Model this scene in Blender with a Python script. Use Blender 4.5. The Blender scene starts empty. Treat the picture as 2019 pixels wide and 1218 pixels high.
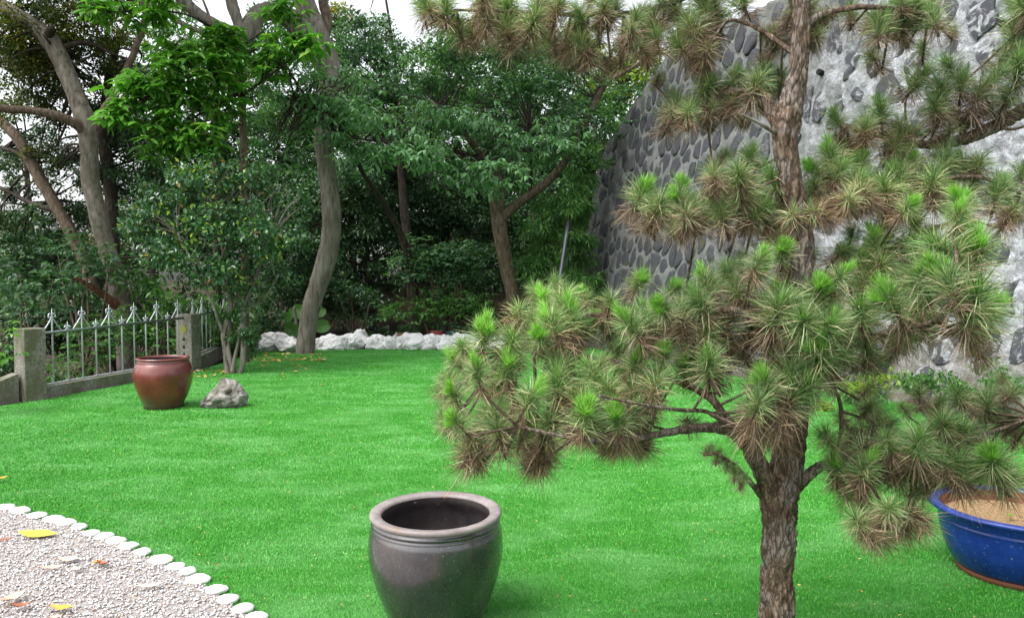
import bpy, math, random
import numpy as np
from mathutils import Vector, Matrix, Euler, noise as mn

random.seed(7)
RNG = np.random.default_rng(7)
S = bpy.context.scene
C = S.collection
R = math.radians

# ------------------------------------------------------------------ camera, sky, sun, exposure
F, CX, CY, CAMZ, PITCH = 1500.0, 1009.5, 609.0, 1.6, math.atan(64/1500.0)
cam_d = bpy.data.cameras.new('camera')
cam = bpy.data.objects.new('camera', cam_d); C.objects.link(cam)
cam.location = (0, 0, CAMZ)
cam.rotation_euler = (math.pi/2 - PITCH, 0, 0)
cam_d.sensor_fit = 'HORIZONTAL'; cam_d.sensor_width = 36.0
cam_d.lens = 36.0*F/2019.0
cam_d.clip_end = 3000.0
S.camera = cam

SUN_EL, SUN_AZ = R(58), R(-125)          # azimuth from +Y towards +X : light from behind left
w = bpy.data.worlds.new('World'); S.world = w; w.use_nodes = True
nt = w.node_tree; nt.nodes.clear()
sky = nt.nodes.new('ShaderNodeTexSky'); sky.sky_type = 'NISHITA'; sky.sun_disc = False
sky.sun_elevation = SUN_EL; sky.sun_rotation = SUN_AZ; sky.dust_density = 4.0; sky.air_density = 1.2
hs = nt.nodes.new('ShaderNodeHueSaturation'); hs.inputs['Saturation'].default_value = 0.22
bg = nt.nodes.new('ShaderNodeBackground'); bg.inputs['Strength'].default_value = 0.15
wo = nt.nodes.new('ShaderNodeOutputWorld')
nt.links.new(sky.outputs[0], hs.inputs['Color']); nt.links.new(hs.outputs[0], bg.inputs['Color'])
nt.links.new(bg.outputs[0], wo.inputs['Surface'])

sl = bpy.data.lights.new('sun', 'SUN'); sl.energy = 1.0; sl.angle = R(28); sl.color = (1.0, 0.97, 0.92)
so = bpy.data.objects.new('sun', sl); C.objects.link(so)
sd = Vector((math.sin(SUN_AZ)*math.cos(SUN_EL), math.cos(SUN_AZ)*math.cos(SUN_EL), math.sin(SUN_EL)))
so.rotation_euler = sd.to_track_quat('Z', 'Y').to_euler()
so.location = sd*30

S.view_settings.view_transform = 'Standard'; S.view_settings.look = 'None'
S.view_settings.gamma = 1.0; S.view_settings.use_curve_mapping = False
S.view_settings.exposure = 1.4
S.render.engine = 'CYCLES'
S.cycles.max_bounces = 6; S.cycles.diffuse_bounces = 4; S.cycles.transparent_max_bounces = 4

# ------------------------------------------------------------------ helpers
def P(px, py, Y):
    a = (px-CX)/F; b = (CY-py)/F
    cp, sp = math.cos(PITCH), math.sin(PITCH)
    dy = cp + b*sp; dz = -sp + b*cp
    t = Y/dy
    return Vector((a*t, Y, CAMZ + dz*t))
def G(px, py, z=0.0):
    a = (px-CX)/F; b = (CY-py)/F
    cp, sp = math.cos(PITCH), math.sin(PITCH)
    dy = cp + b*sp; dz = -sp + b*cp
    t = (z-CAMZ)/dz
    return Vector((a*t, dy*t, z))

def tag(o, label=None, cat=None, group=None, kind=None):
    if label: o['label'] = label
    if cat: o['category'] = cat
    if group: o['group'] = group
    if kind: o['kind'] = kind
    return o
def empty(name, loc, label, cat, group=None):
    o = bpy.data.objects.new(name, None); o.empty_display_size = 0.1
    C.objects.link(o); o.location = loc
    return tag(o, label, cat, group)
def link(name, me, parent=None, mats=None, smooth=False):
    """mesh is in world coordinates; a parent only has a translation"""
    o = bpy.data.objects.new(name, me); C.objects.link(o)
    if mats is not None:
        for m in (mats if isinstance(mats, (list, tuple)) else [mats]): me.materials.append(m)
    if smooth: me.polygons.foreach_set('use_smooth', [True]*len(me.polygons))
    if parent is not None:
        o.parent = parent
        if parent.parent is None:
            o.location = -Vector(parent.location)
    return o
def recentre(o):
    """origin of a single-mesh thing at its base centre"""
    me = o.data; n = len(me.vertices)
    co = np.empty(n*3, 'f'); me.vertices.foreach_get('co', co); co = co.reshape(-1, 3)
    c = Vector(((co[:,0].min()+co[:,0].max())/2, (co[:,1].min()+co[:,1].max())/2, co[:,2].min()))
    co -= np.array(c, 'f'); me.vertices.foreach_set('co', co.ravel()); me.update()
    o.location = c
    return o
def fast_mesh(name, verts, faces, mat_idx=None):
    """verts (N,3), faces (M,k) all same k"""
    verts = np.asarray(verts, 'f'); faces = np.asarray(faces, 'i')
    me = bpy.data.meshes.new(name)
    k = faces.shape[1]
    me.vertices.add(len(verts)); me.vertices.foreach_set('co', verts.ravel())
    me.loops.add(faces.size); me.loops.foreach_set('vertex_index', faces.ravel())
    me.polygons.add(len(faces)); me.polygons.foreach_set('loop_start', np.arange(len(faces), dtype='i')*k)
    try: me.polygons.foreach_set('loop_total', np.full(len(faces), k, 'i'))
    except Exception: pass
    if mat_idx is not None: me.polygons.foreach_set('material_index', np.asarray(mat_idx, 'i'))
    me.update(calc_edges=True)
    return me
class MB:
    def __init__(s): s.v = []; s.f = []; s.m = []
    def add(s, v, f, mi=0):
        n = len(s.v); s.v += [tuple(x) for x in v]; s.f += [tuple(i+n for i in q) for q in f]; s.m += [mi]*len(f)
        return s
    def box(s, c, size, rz=0, mi=0, taper=1.0):
        hx, hy, hz = size[0]/2, size[1]/2, size[2]/2
        v = []
        for z in (-1, 1):
            k = taper if z > 0 else 1
            for x, y in ((-1,-1),(1,-1),(1,1),(-1,1)):
                a, b = x*hx*k, y*hy*k
                v.append((c[0]+a*math.cos(rz)-b*math.sin(rz), c[1]+a*math.sin(rz)+b*math.cos(rz), c[2]+z*hz))
        return s.add(v, [(3,2,1,0),(4,5,6,7),(0,1,5,4),(1,2,6,5),(2,3,7,6),(3,0,4,7)], mi)
    def tube(s, pts, radii, seg=8, disp=None, mi=0, cap=True):
        pts = [Vector(p) for p in pts]; n = len(pts)
        ref = Vector((0.31, 0.95, 0.11)).normalized()
        rings = []
        for i, p in enumerate(pts):
            t = (pts[min(i+1, n-1)]-pts[max(i-1, 0)]).normalized()
            a = (ref - t*ref.dot(t))
            if a.length < 1e-3: a = Vector((1, 0, 0)) - t*t.x
            a.normalize(); ref = a.copy(); b = t.cross(a)
            r = radii[i] if hasattr(radii, '__len__') else radii
            ring = []
            for k in range(seg):
                an = 2*math.pi*k/seg
                d = a*math.cos(an)+b*math.sin(an)
                q = p + d*r
                if disp: q = p + d*(r + disp(q, r, an, i))
                ring.append(q)
            rings.append(ring)
        v = [q for ring in rings for q in ring]; f = []
        for i in range(n-1):
            for k in range(seg):
                k2 = (k+1) % seg
                f.append((i*seg+k, i*seg+k2, (i+1)*seg+k2, (i+1)*seg+k))
        if cap:
            f.append(tuple(range(seg-1, -1, -1))); f.append(tuple((n-1)*seg+k for k in range(seg)))
        return s.add(v, f, mi)
    def lathe(s, prof, c, seg=64, mi=0, wob=0.0):
        v = []; f = []; n = len(prof)
        for i, (r, z) in enumerate(prof):
            for k in range(seg):
                a = 2*math.pi*k/seg
                rr = r*(1+wob*math.sin(2*a+1)+wob*.6*math.sin(3*a+z*7))
                v.append((c[0]+rr*math.cos(a), c[1]+rr*math.sin(a), c[2]+z))
        for i in range(n-1):
            for k in range(seg):
                k2 = (k+1) % seg
                f.append((i*seg+k, i*seg+k2, (i+1)*seg+k2, (i+1)*seg+k))
        f.append(tuple(range(seg-1, -1, -1))); f.append(tuple((n-1)*seg+k for k in range(seg)))
        return s.add(v, f, mi)
    def build(s, name, mats, parent=None, smooth=False):
        me = bpy.data.meshes.new(name); me.from_pydata(s.v, [], s.f)
        if any(s.m): me.polygons.foreach_set('material_index', s.m)
        me.update()
        return link(name, me, parent, mats, smooth)
def bevel(o, wd, seg=2):
    m = o.modifiers.new('bevel', 'BEVEL'); m.width = wd; m.segments = seg; m.limit_method = 'ANGLE'; m.angle_limit = R(40)
    return o
def spline(pts, per=6):
    """Catmull-Rom through tuples of any length"""
    A = [np.array(p, float) for p in pts]; A = [2*A[0]-A[1]] + A + [2*A[-1]-A[-2]]
    out = []
    for i in range(1, len(A)-2):
        for k in range(per):
            t = k/per
            out.append(.5*((2*A[i]) + (-A[i-1]+A[i+1])*t + (2*A[i-1]-5*A[i]+4*A[i+1]-A[i+2])*t*t + (-A[i-1]+3*A[i]-3*A[i+1]+A[i+2])*t**3))
    out.append(A[-2])
    return out

# ------------------------------------------------------------------ materials
def mat(name):
    m = bpy.data.materials.new(name); m.use_nodes = True
    t = m.node_tree; t.nodes.clear()
    o = t.nodes.new('ShaderNodeOutputMaterial')
    return m, t, o
def N(t, typ, **kw):
    n = t.nodes.new(typ)
    for k, v in kw.items():
        if k in n.inputs: n.inputs[k].default_value = v
        else: setattr(n, k, v)
    return n
def ramp(t, fac, stops):
    r = t.nodes.new('ShaderNodeValToRGB'); e = r.color_ramp.elements
    while len(e) < len(stops): e.new(0.5)
    for el, (p, c) in zip(e, stops):
        el.position = p; el.color = (*c, 1) if len(c) == 3 else c
    t.links.new(fac, r.inputs[0]); return r.outputs[0]
def coords(t, scale=(1,1,1), obj=True):
    g = N(t, 'ShaderNodeNewGeometry') if not obj else N(t, 'ShaderNodeTexCoord')
    mp = N(t, 'ShaderNodeMapping'); mp.inputs['Scale'].default_value = scale
    t.links.new(g.outputs['Position'] if not obj else g.outputs['Object'], mp.inputs[0])
    return mp.outputs[0]
def noise(t, vec, scale, detail=6, rough=.6, dist=0.0):
    n = N(t, 'ShaderNodeTexNoise', Scale=scale, Detail=detail, Roughness=rough, Distortion=dist)
    t.links.new(vec, n.inputs['Vector']); return n.outputs['Fac']
def mix(t, fac, a, b, bt='MIX'):
    m = t.nodes.new('ShaderNodeMix'); m.data_type = 'RGBA'; m.blend_type = bt
    for s, v in ((0, fac), (6, a), (7, b)):
        if hasattr(v, 'is_linked') or hasattr(v, 'links'): t.links.new(v, m.inputs[s])
        elif s == 0: m.inputs[s].default_value = v
        else: m.inputs[s].default_value = (*v, 1)
    return m.outputs[2]
def bump(t, h, strength, dist, prev=None):
    b = N(t, 'ShaderNodeBump', Strength=strength, Distance=dist); t.links.new(h, b.inputs['Height'])
    if prev is not None: t.links.new(prev, b.inputs['Normal'])
    return b.outputs[0]
def principled(t, o, col, rough=.7, spec=.5, nrm=None, **kw):
    p = N(t, 'ShaderNodeBsdfPrincipled')
    for k, v in (('Base Color', col), ('Roughness', rough), ('Specular IOR Level', spec)):
        if hasattr(v, 'links'): t.links.new(v, p.inputs[k])
        else: p.inputs[k].default_value = (*v, 1) if isinstance(v, tuple) else v
    for k, v in kw.items(): p.inputs[k].default_value = v
    if nrm is not None: t.links.new(nrm, p.inputs['Normal'])
    if o is not None: t.links.new(p.outputs[0], o.inputs['Surface'])
    return p
def leaf_mat(name, stops, rough=.45, trans=.35, spec=.5, big=None):
    """per-leaf colour from the mesh island, plus a slow drift from branch to branch"""
    m, t, o = mat(name)
    g = N(t, 'ShaderNodeNewGeometry')
    c = ramp(t, g.outputs['Random Per Island'], stops)
    n = noise(t, coords(t, obj=False), 1.1, 2)
    v = ramp(t, n, [(.3, (.75,.75,.75)), (.7, (1.25,1.25,1.1))])
    c = mix(t, 1.0, c, v, 'MULTIPLY')
    p = principled(t, None, c, rough, spec)
    tr = N(t, 'ShaderNodeBsdfTranslucent')
    t.links.new(mix(t, 1.0, c, (1.1,1.35,.55), 'MULTIPLY'), tr.inputs[0])
    ms = N(t, 'ShaderNodeMixShader', Fac=trans)
    t.links.new(p.outputs[0], ms.inputs[1]); t.links.new(tr.outputs[0], ms.inputs[2])
    t.links.new(ms.outputs[0], o.inputs['Surface'])
    return m
def bark_mat(name, c1, c2, c3, sc=(30,30,6), bs=.6, bd=.01, patch=2.5):
    m, t, o = mat(name)
    v = coords(t, sc); big = noise(t, coords(t), patch, 4)
    n = noise(t, v, 1.0, 8, .65, .4)
    c = ramp(t, n, [(.32, c1), (.5, c2), (.7, c3)])
    c = mix(t, ramp(t, big, [(.45, (0,0,0)), (.7, (.7,.7,.7))]), c, tuple(x*.55 for x in (c2[0], c2[1]*1.1, c2[2]*.8)))
    principled(t, o, c, .85, .25, bump(t, n, bs, bd))
    return m
def plain(name, col, rough=.6, spec=.5, metal=0.0, var=.2, sc=20, bd=.002, bs=.3):
    m, t, o = mat(name)
    n = noise(t, coords(t), sc, 6)
    c = mix(t, n, tuple(x*(1-var) for x in col), tuple(min(1, x*(1+var)) for x in col))
    principled(t, o, c, rough, spec, bump(t, n, bs, bd), **{'Metallic': metal})
    return m

M = {}
def build_materials():
    # turf sheet
    m, t, o = mat('turf'); v = coords(t, obj=False)
    n = noise(t, v, 240, 3, .7); n2 = noise(t, coords(t, (.9, 1.7, 1), obj=False), 1.6, 5, .6, .6); n3 = noise(t, v, 38, 4)
    c = ramp(t, n, [(.3, (.010,.085,.006)), (.5, (.028,.20,.012)), (.72, (.08,.33,.04))])
    c = mix(t, ramp(t, n2, [(.42, (0,0,0)), (.68, (.55,.55,.55))]), c, (.13,.36,.10))
    c = mix(t, ramp(t, n3, [(.35, (.35,.35,.35)), (.6, (0,0,0))]), c, (.018,.13,.012))
    principled(t, o, c, .75, .3, bump(t, n, .8, .012)); M['turf'] = m
    # turf blades
    m, t, o = mat('turf_blade'); g = N(t, 'ShaderNodeNewGeometry')
    c = ramp(t, g.outputs['Random Per Island'], [(0, (.014,.13,.008)), (.4, (.038,.27,.016)), (.75, (.075,.35,.034)), (.98, (.18,.48,.12)), (1, (.38,.42,.14))])
    n2 = noise(t, coords(t, (.9, 1.7, 1), obj=False), 1.6, 5, .6, .6)
    c = mix(t, ramp(t, n2, [(.45, (0,0,0)), (.68, (.42,.42,.42))]), c, (.22,.50,.19))
    n4 = noise(t, coords(t, (1.0, 2.2, 1), obj=False), 2.3, 4, .6, .3)
    c = mix(t, ramp(t, n4, [(.3, (.35,.35,.35)), (.5, (0,0,0))]), c, (.02,.16,.012))
    principled(t, o, c, .6, .2); M['blade'] = m
    # soil
    m, t, o = mat('soil'); v = coords(t, obj=False); n = noise(t, v, 9, 8, .7)
    c = ramp(t, n, [(.3, (.012,.009,.006)), (.55, (.035,.026,.016)), (.7, (.07,.045,.022)), (.8, (.03,.05,.015))])
    principled(t, o, c, .95, .1, bump(t, n, .8, .06)); M['soil'] = m
    # gravel bed and pebbles
    m, t, o = mat('gravel_bed'); v = coords(t, obj=False); n = noise(t, v, 160, 4, .7)
    principled(t, o, ramp(t, n, [(.3, (.12,.10,.09)), (.6, (.42,.38,.36))]), .9, .2, bump(t, n, .8, .01)); M['gravel_bed'] = m
    m, t, o = mat('pebble'); g = N(t, 'ShaderNodeNewGeometry')
    c = ramp(t, g.outputs['Random Per Island'], [(0, (.26,.24,.24)), (.2, (.56,.52,.50)), (.5, (.68,.65,.63)), (.75, (.52,.53,.56)), (.92, (.76,.74,.72)), (1, (.45,.30,.22))])
    principled(t, o, c, .75, .3); M['pebble'] = m
    M['edge_stone'] = plain('edge_stone', (.80,.79,.77), .7, .3, 0, .06, 25, .002)
    # white rock
    m, t, o = mat('white_rock'); v = coords(t, obj=False); n = noise(t, v, 4, 8, .65); n2 = noise(t, v, 14, 6, .7, .5)
    c = ramp(t, n, [(.3, (.46,.45,.45)), (.5, (.74,.73,.74)), (.8, (.84,.83,.83))])
    c = mix(t, ramp(t, n2, [(.30, (.45,.45,.45)), (.40, (0,0,0))]), c, (.40,.39,.41))
    principled(t, o, c, .75, .3, bump(t, n2, .7, .03)); M['white_rock'] = m
    m, t, o = mat('grey_rock'); v = coords(t, obj=False); n = noise(t, v, 7, 9, .7, .6); n2 = noise(t, v, 3, 4)
    c = ramp(t, n, [(.33, (.03,.027,.022)), (.45, (.14,.13,.11)), (.6, (.32,.31,.29)), (.75, (.50,.49,.47))])
    c = mix(t, ramp(t, n2, [(.5, (0,0,0)), (.62, (.75,.75,.75))]), c, (.14,.12,.09))
    principled(t, o, c, .85, .2, bump(t, n, .8, .03)); M['grey_rock'] = m
    # concrete
    m, t, o = mat('old_concrete'); v = coords(t, obj=False); n = noise(t, v, 28, 8, .7); n2 = noise(t, coords(t, (1,1,.5), obj=False), 3.5, 5)
    c = ramp(t, n, [(.3, (.06,.055,.045)), (.5, (.20,.19,.165)), (.7, (.33,.32,.28))])
    c = mix(t, ramp(t, n2, [(.42, (0,0,0)), (.62, (.8,.8,.8))]), c, (.10,.10,.055))
    principled(t, o, c, .92, .15, bump(t, n, .6, .008)); M['concrete'] = m
    M['pale_concrete'] = plain('pale_concrete', (.34,.32,.27), .9, .2, 0, .35, 22, .006, .6)
    M['moss'] = plain('moss', (.20,.21,.05), .95, .1, 0, .4, 60, .006)
    M['silver'] = plain('silver_paint', (.46,.49,.52), .42, .5, .3, .08, 40)
    M['rail'] = plain('rail_metal', (.13,.16,.15), .45, .5, .5, .3, 30)
    M['pole'] = plain('pole_metal', (.09,.10,.12), .4, .5, .5, .2, 30)
    M['dark'] = plain('dark_hole', (.02,.02,.02), .9, .1)
    # wall
    m, t, o = mat('wall_mortar'); v = coords(t, obj=False); n = noise(t, v, 9, 9, .72, .5); n2 = noise(t, coords(t, (1,1,.35), obj=False), 1.4, 5, .6, .4); n3 = noise(t, v, 45, 6, .7)
    c = ramp(t, n, [(.30, (.07,.07,.075)), (.42, (.18,.18,.195)), (.52, (.33,.34,.37)), (.66, (.52,.54,.57))])
    c = mix(t, ramp(t, n3, [(.36, (.8,.8,.8)), (.52, (0,0,0))]), c, (.14,.14,.15))
    # dampness, algae and tree shade painted in: strongest at the far end, fading nearer
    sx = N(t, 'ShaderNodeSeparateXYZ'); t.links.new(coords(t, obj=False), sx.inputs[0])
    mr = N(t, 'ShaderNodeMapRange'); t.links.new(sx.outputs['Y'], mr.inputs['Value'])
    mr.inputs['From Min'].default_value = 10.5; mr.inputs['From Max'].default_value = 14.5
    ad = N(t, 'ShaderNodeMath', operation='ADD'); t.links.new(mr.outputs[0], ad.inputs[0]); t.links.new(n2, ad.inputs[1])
    damp_shade = ramp(t, ad.outputs[0], [(.5, (0,0,0)), (1.0, (.85,.85,.85))])
    c = mix(t, damp_shade, c, (.135,.14,.135))
    lo = N(t, 'ShaderNodeMapRange'); t.links.new(sx.outputs['Z'], lo.inputs['Value'])
    lo.inputs['From Min'].default_value = 1.1; lo.inputs['From Max'].default_value = -.3
    a2 = N(t, 'ShaderNodeMath', operation='MULTIPLY'); t.links.new(lo.outputs[0], a2.inputs[0]); t.links.new(ramp(t, n2, [(.4, (.2,.2,.2)), (.55, (1,1,1))]), a2.inputs[1])
    c = mix(t, a2.outputs[0], c, (.13,.11,.055))
    principled(t, o, c, .9, .2, bump(t, n3, .5, .015, bump(t, n, .7, .05))); M['mortar'] = m
    m, t, o = mat('wall_stone'); v = coords(t, obj=False); n = noise(t, v, 12, 8, .7); 
    oi = N(t, 'ShaderNodeNewGeometry')
    c = ramp(t, oi.outputs['Random Per Island'], [(0, (.03,.031,.038)), (.35, (.052,.054,.062)), (.6, (.078,.076,.074)), (.85, (.11,.11,.11)), (1, (.17,.17,.18))])
    sm_ = noise(t, v, 5, 7, .7, 1.2)
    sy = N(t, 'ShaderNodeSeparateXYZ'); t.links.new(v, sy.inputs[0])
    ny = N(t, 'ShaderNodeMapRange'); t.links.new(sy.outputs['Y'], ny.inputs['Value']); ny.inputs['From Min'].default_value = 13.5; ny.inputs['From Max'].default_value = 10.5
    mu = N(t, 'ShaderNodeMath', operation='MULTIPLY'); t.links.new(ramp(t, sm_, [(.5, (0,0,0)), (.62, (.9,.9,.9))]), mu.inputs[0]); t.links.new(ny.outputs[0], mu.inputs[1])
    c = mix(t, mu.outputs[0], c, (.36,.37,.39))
    c = mix(t, ramp(t, noise(t, v, 2.6, 5), [(.58, (0,0,0)), (.7, (.6,.6,.6))]), c, (.09,.10,.04))
    principled(t, o, c, .85, .25, bump(t, n, .6, .02)); M['wall_stone'] = m
    # jars
    m, t, o = mat('grey_glaze'); v = coords(t); n = noise(t, v, 3.2, 7, .6, .4); n2 = noise(t, v, 60, 4, .7); n3 = noise(t, coords(t, (6,6,.8)), 3, 5); n4 = noise(t, v, 110, 2)
    c = ramp(t, n, [(.3, (.012,.011,.013)), (.5, (.028,.026,.031)), (.7, (.07,.062,.062))])
    c = mix(t, ramp(t, n3, [(.5, (0,0,0)), (.75, (.5,.5,.5))]), c, (.06,.05,.035))
    c = mix(t, ramp(t, n4, [(.69, (0,0,0)), (.74, (.7,.7,.7))]), c, (.36,.34,.32))
    rr = ramp(t, n2, [(.3, (.16,.16,.16)), (.7, (.34,.34,.34))])
    principled(t, o, c, rr, .9, bump(t, n2, .15, .002, bump(t, n, .25, .02)), **{'Coat Weight': .55, 'Coat Roughness': .22}); M['grey_glaze'] = m
    m, t, o = mat('rim_glaze'); v = coords(t); n = noise(t, v, 8, 7, .65); n2 = noise(t, v, 70, 4)
    c = ramp(t, n, [(.3, (.20,.13,.09)), (.45, (.19,.165,.165)), (.7, (.31,.27,.255))])
    c = mix(t, ramp(t, n2, [(.3, (.5,.5,.5)), (.4, (0,0,0))]), c, (.12,.09,.08))
    principled(t, o, c, .5, .5, bump(t, n2, .2, .002)); M['rim_glaze'] = m
    m, t, o = mat('jar_inside'); v = coords(t); n = noise(t, v, 5, 7, .65); n2 = noise(t, v, 22, 5)
    c = ramp(t, n, [(.35, (.02,.016,.018)), (.6, (.06,.05,.05)), (.75, (.12,.07,.035))])
    c = mix(t, ramp(t, n2, [(.66, (0,0,0)), (.72, (.6,.6,.6))]), c, (.35,.33,.32))
    principled(t, o, c, .45, .5, bump(t, n, .3, .01)); M['jar_inside'] = m
    m, t, o = mat('red_glaze'); v = coords(t); n = noise(t, v, 4, 7, .6); n2 = noise(t, v, 55, 4)
    sx = N(t, 'ShaderNodeSeparateXYZ'); t.links.new(v, sx.inputs[0])
    c = ramp(t, n, [(.3, (.07,.010,.010)), (.5, (.125,.018,.015)), (.72, (.19,.04,.028))])
    ad = N(t, 'ShaderNodeMath', operation='MULTIPLY_ADD'); t.links.new(n, ad.inputs[0]); ad.inputs[1].default_value = .25; t.links.new(sx.outputs['Z'], ad.inputs[2])
    c = mix(t, ramp(t, ad.outputs[0], [(.16, (.85,.85,.85)), (.34, (0,0,0))]), c, (.10,.06,.05))
    principled(t, o, c, ramp(t, n2, [(.3, (.24,.24,.24)), (.7, (.42,.42,.42))]), .6, bump(t, n2, .2, .003, bump(t, n, .2, .02)), **{'Coat Weight': .6, 'Coat Roughness': .15}); M['red_glaze'] = m
    m, t, o = mat('blue_glaze'); v = coords(t); n = noise(t, v, 5, 6, .6); n2 = noise(t, v, 75, 3)
    c = ramp(t, n, [(.3, (.006,.014,.10)), (.55, (.010,.035,.24)), (.75, (.02,.07,.36))])
    c = mix(t, ramp(t, n2, [(.66, (0,0,0)), (.71, (.7,.7,.7))]), c, (.25,.35,.50))
    principled(t, o, c, .22, .6, bump(t, n, .15, .01)); M['blue_glaze'] = m
    M['terracotta'] = plain('terracotta', (.17,.065,.035), .8, .3, 0, .3, 30)
    m, t, o = mat('potting_soil'); v = coords(t, obj=False); n = noise(t, v, 60, 6, .7)
    principled(t, o, ramp(t, n, [(.3, (.12,.07,.035)), (.55, (.36,.24,.13)), (.75, (.50,.38,.24))]), .95, .1, bump(t, n, 1, .01)); M['potting_soil'] = m
    # bark
    m, t, o = mat('pine_bark'); v = coords(t, (1,1,.28), obj=False)
    vo = N(t, 'ShaderNodeTexVoronoi', Scale=46.0, feature='DISTANCE_TO_EDGE'); 
    wv = N(t, 'ShaderNodeTexNoise', Scale=22.0, Detail=4.0); t.links.new(v, wv.inputs['Vector'])
    wa = N(t, 'ShaderNodeMix', data_type='VECTOR'); wa.inputs[0].default_value = .10; t.links.new(v, wa.inputs[4]); t.links.new(wv.outputs['Color'], wa.inputs[5]); t.links.new(wa.outputs[1], vo.inputs['Vector'])
    n = noise(t, coords(t, (1,1,.4), obj=False), 42, 8, .7); n2 = noise(t, coords(t, obj=False), 7, 5, .6)
    c = ramp(t, n, [(.3, (.045,.03,.02)), (.5, (.13,.09,.06)), (.68, (.26,.21,.17))])
    c = mix(t, ramp(t, n2, [(.47, (0,0,0)), (.6, (.55,.55,.55))]), c, (.27,.25,.24))
    c = mix(t, ramp(t, vo.outputs['Distance'], [(.0, (.95,.95,.95)), (.2, (0,0,0))]), c, (.035,.024,.017))
    principled(t, o, c, .9, .2, bump(t, n, .5, .004, bump(t, vo.outputs['Distance'], .6, .006))); M['pine_bark'] = m
    M['pine_twig'] = bark_mat('pine_twig', (.03,.02,.015), (.10,.07,.05), (.20,.15,.11), (60,60,60), .6, .004)
    M['grey_bark'] = bark_mat('grey_bark', (.06,.05,.04), (.185,.165,.14), (.29,.27,.235), (16,16,3.0), .7, .03, 1.2)
    M['pale_bark'] = bark_mat('pale_bark', (.06,.05,.038), (.17,.15,.12), (.30,.275,.24), (14,14,5), .6, .03, 1.8)
    M['brown_bark'] = bark_mat('brown_bark', (.05,.035,.025), (.13,.095,.07), (.24,.19,.145), (22,22,6), .7, .03, 1.5)
    M['dark_bark'] = bark_mat('dark_bark', (.015,.012,.01), (.045,.036,.028), (.10,.08,.06), (20,20,6), .7, .03, 1.5)
    M['red_bark'] = bark_mat('red_bark', (.08,.035,.02), (.22,.10,.06), (.36,.20,.13), (20,20,6), .7, .02, 1.5)
    # leaves
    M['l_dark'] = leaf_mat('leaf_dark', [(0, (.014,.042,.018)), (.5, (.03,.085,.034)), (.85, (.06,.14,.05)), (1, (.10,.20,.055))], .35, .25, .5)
    M['l_cool'] = leaf_mat('leaf_cool', [(0, (.025,.075,.042)), (.5, (.06,.15,.075)), (1, (.15,.26,.12))], .4, .3, .5)
    M['l_mid'] = leaf_mat('leaf_mid', [(0, (.03,.09,.022)), (.5, (.065,.17,.042)), (1, (.14,.29,.07))], .4, .35, .5)
    M['l_maple'] = leaf_mat('leaf_maple', [(0, (.05,.13,.06)), (.5, (.13,.27,.14)), (1, (.27,.44,.27))], .45, .4, .45)
    M['l_bright'] = leaf_mat('leaf_bright', [(0, (.04,.13,.02)), (.5, (.09,.26,.035)), (.85, (.17,.38,.06)), (1, (.30,.46,.09))], .35, .4, .5)
    M['l_yellow'] = leaf_mat('leaf_yellow', [(0, (.05,.09,.02)), (.4, (.10,.15,.03)), (.75, (.22,.22,.04)), (1, (.45,.33,.05))], .5, .45, .4)
    M['l_lime'] = leaf_mat('leaf_lime', [(0, (.12,.22,.03)), (.6, (.22,.34,.05)), (1, (.40,.42,.08))], .5, .5, .4)
    M['l_olive'] = leaf_mat('leaf_olive', [(0, (.03,.055,.015)), (.6, (.06,.09,.025)), (.9, (.13,.14,.03)), (1, (.3,.24,.05))], .45, .35, .4)
    M['l_shrub'] = leaf_mat('leaf_shrub', [(0, (.022,.07,.032)), (.5, (.05,.14,.06)), (.9, (.10,.22,.08)), (.985, (.20,.28,.06)), (1, (.30,.10,.04))], .24, .25, .55)
    # needles
    M['n_fresh'] = leaf_mat('needle_fresh', [(0, (.12,.30,.04)), (.5, (.23,.48,.09)), (1, (.40,.64,.20))], .45, .35, .4)
    M['n_green'] = leaf_mat('needle_green', [(0, (.035,.09,.028)), (.4, (.10,.21,.065)), (.75, (.21,.34,.13)), (1, (.46,.52,.30))], .4, .2, .5)
    M['n_brown'] = leaf_mat('needle_brown', [(0, (.035,.022,.018)), (.4, (.12,.072,.05)), (.75, (.29,.19,.125)), (1, (.58,.46,.34))], .55, .15, .4)
    M['n_straw'] = leaf_mat('needle_straw', [(0, (.16,.19,.08)), (.5, (.36,.36,.19)), (1, (.68,.62,.40))], .45, .2, .5)
    # fallen leaves
    def dry(name, a, b):
        m, t, o = mat(name); n = noise(t, coords(t), 30, 5)
        principled(t, o, mix(t, n, a, b), .6, .3); M[name] = m
    dry('dry_yellow', (.75,.62,.03), (.85,.72,.10)); dry('dry_orange', (.55,.26,.04), (.8,.45,.08))
    dry('dry_pink', (.55,.33,.25), (.72,.50,.40)); dry('dry_red', (.22,.07,.04), (.42,.18,.10)); dry('dry_tan', (.55,.46,.36), (.7,.6,.5))
    M['litter'] = leaf_mat('litter', [(0, (.25,.12,.05)), (.4, (.45,.24,.09)), (.75, (.6,.42,.12)), (1, (.5,.45,.3))], .7, .1, .2)
    M['red_plastic'] = plain('red_plastic', (.32,.05,.05), .5); M['orange_clay'] = plain('orange_clay', (.32,.17,.04), .7)
    M['teal_glaze'] = plain('teal_glaze', (.05,.13,.11), .4)
build_materials()

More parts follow.
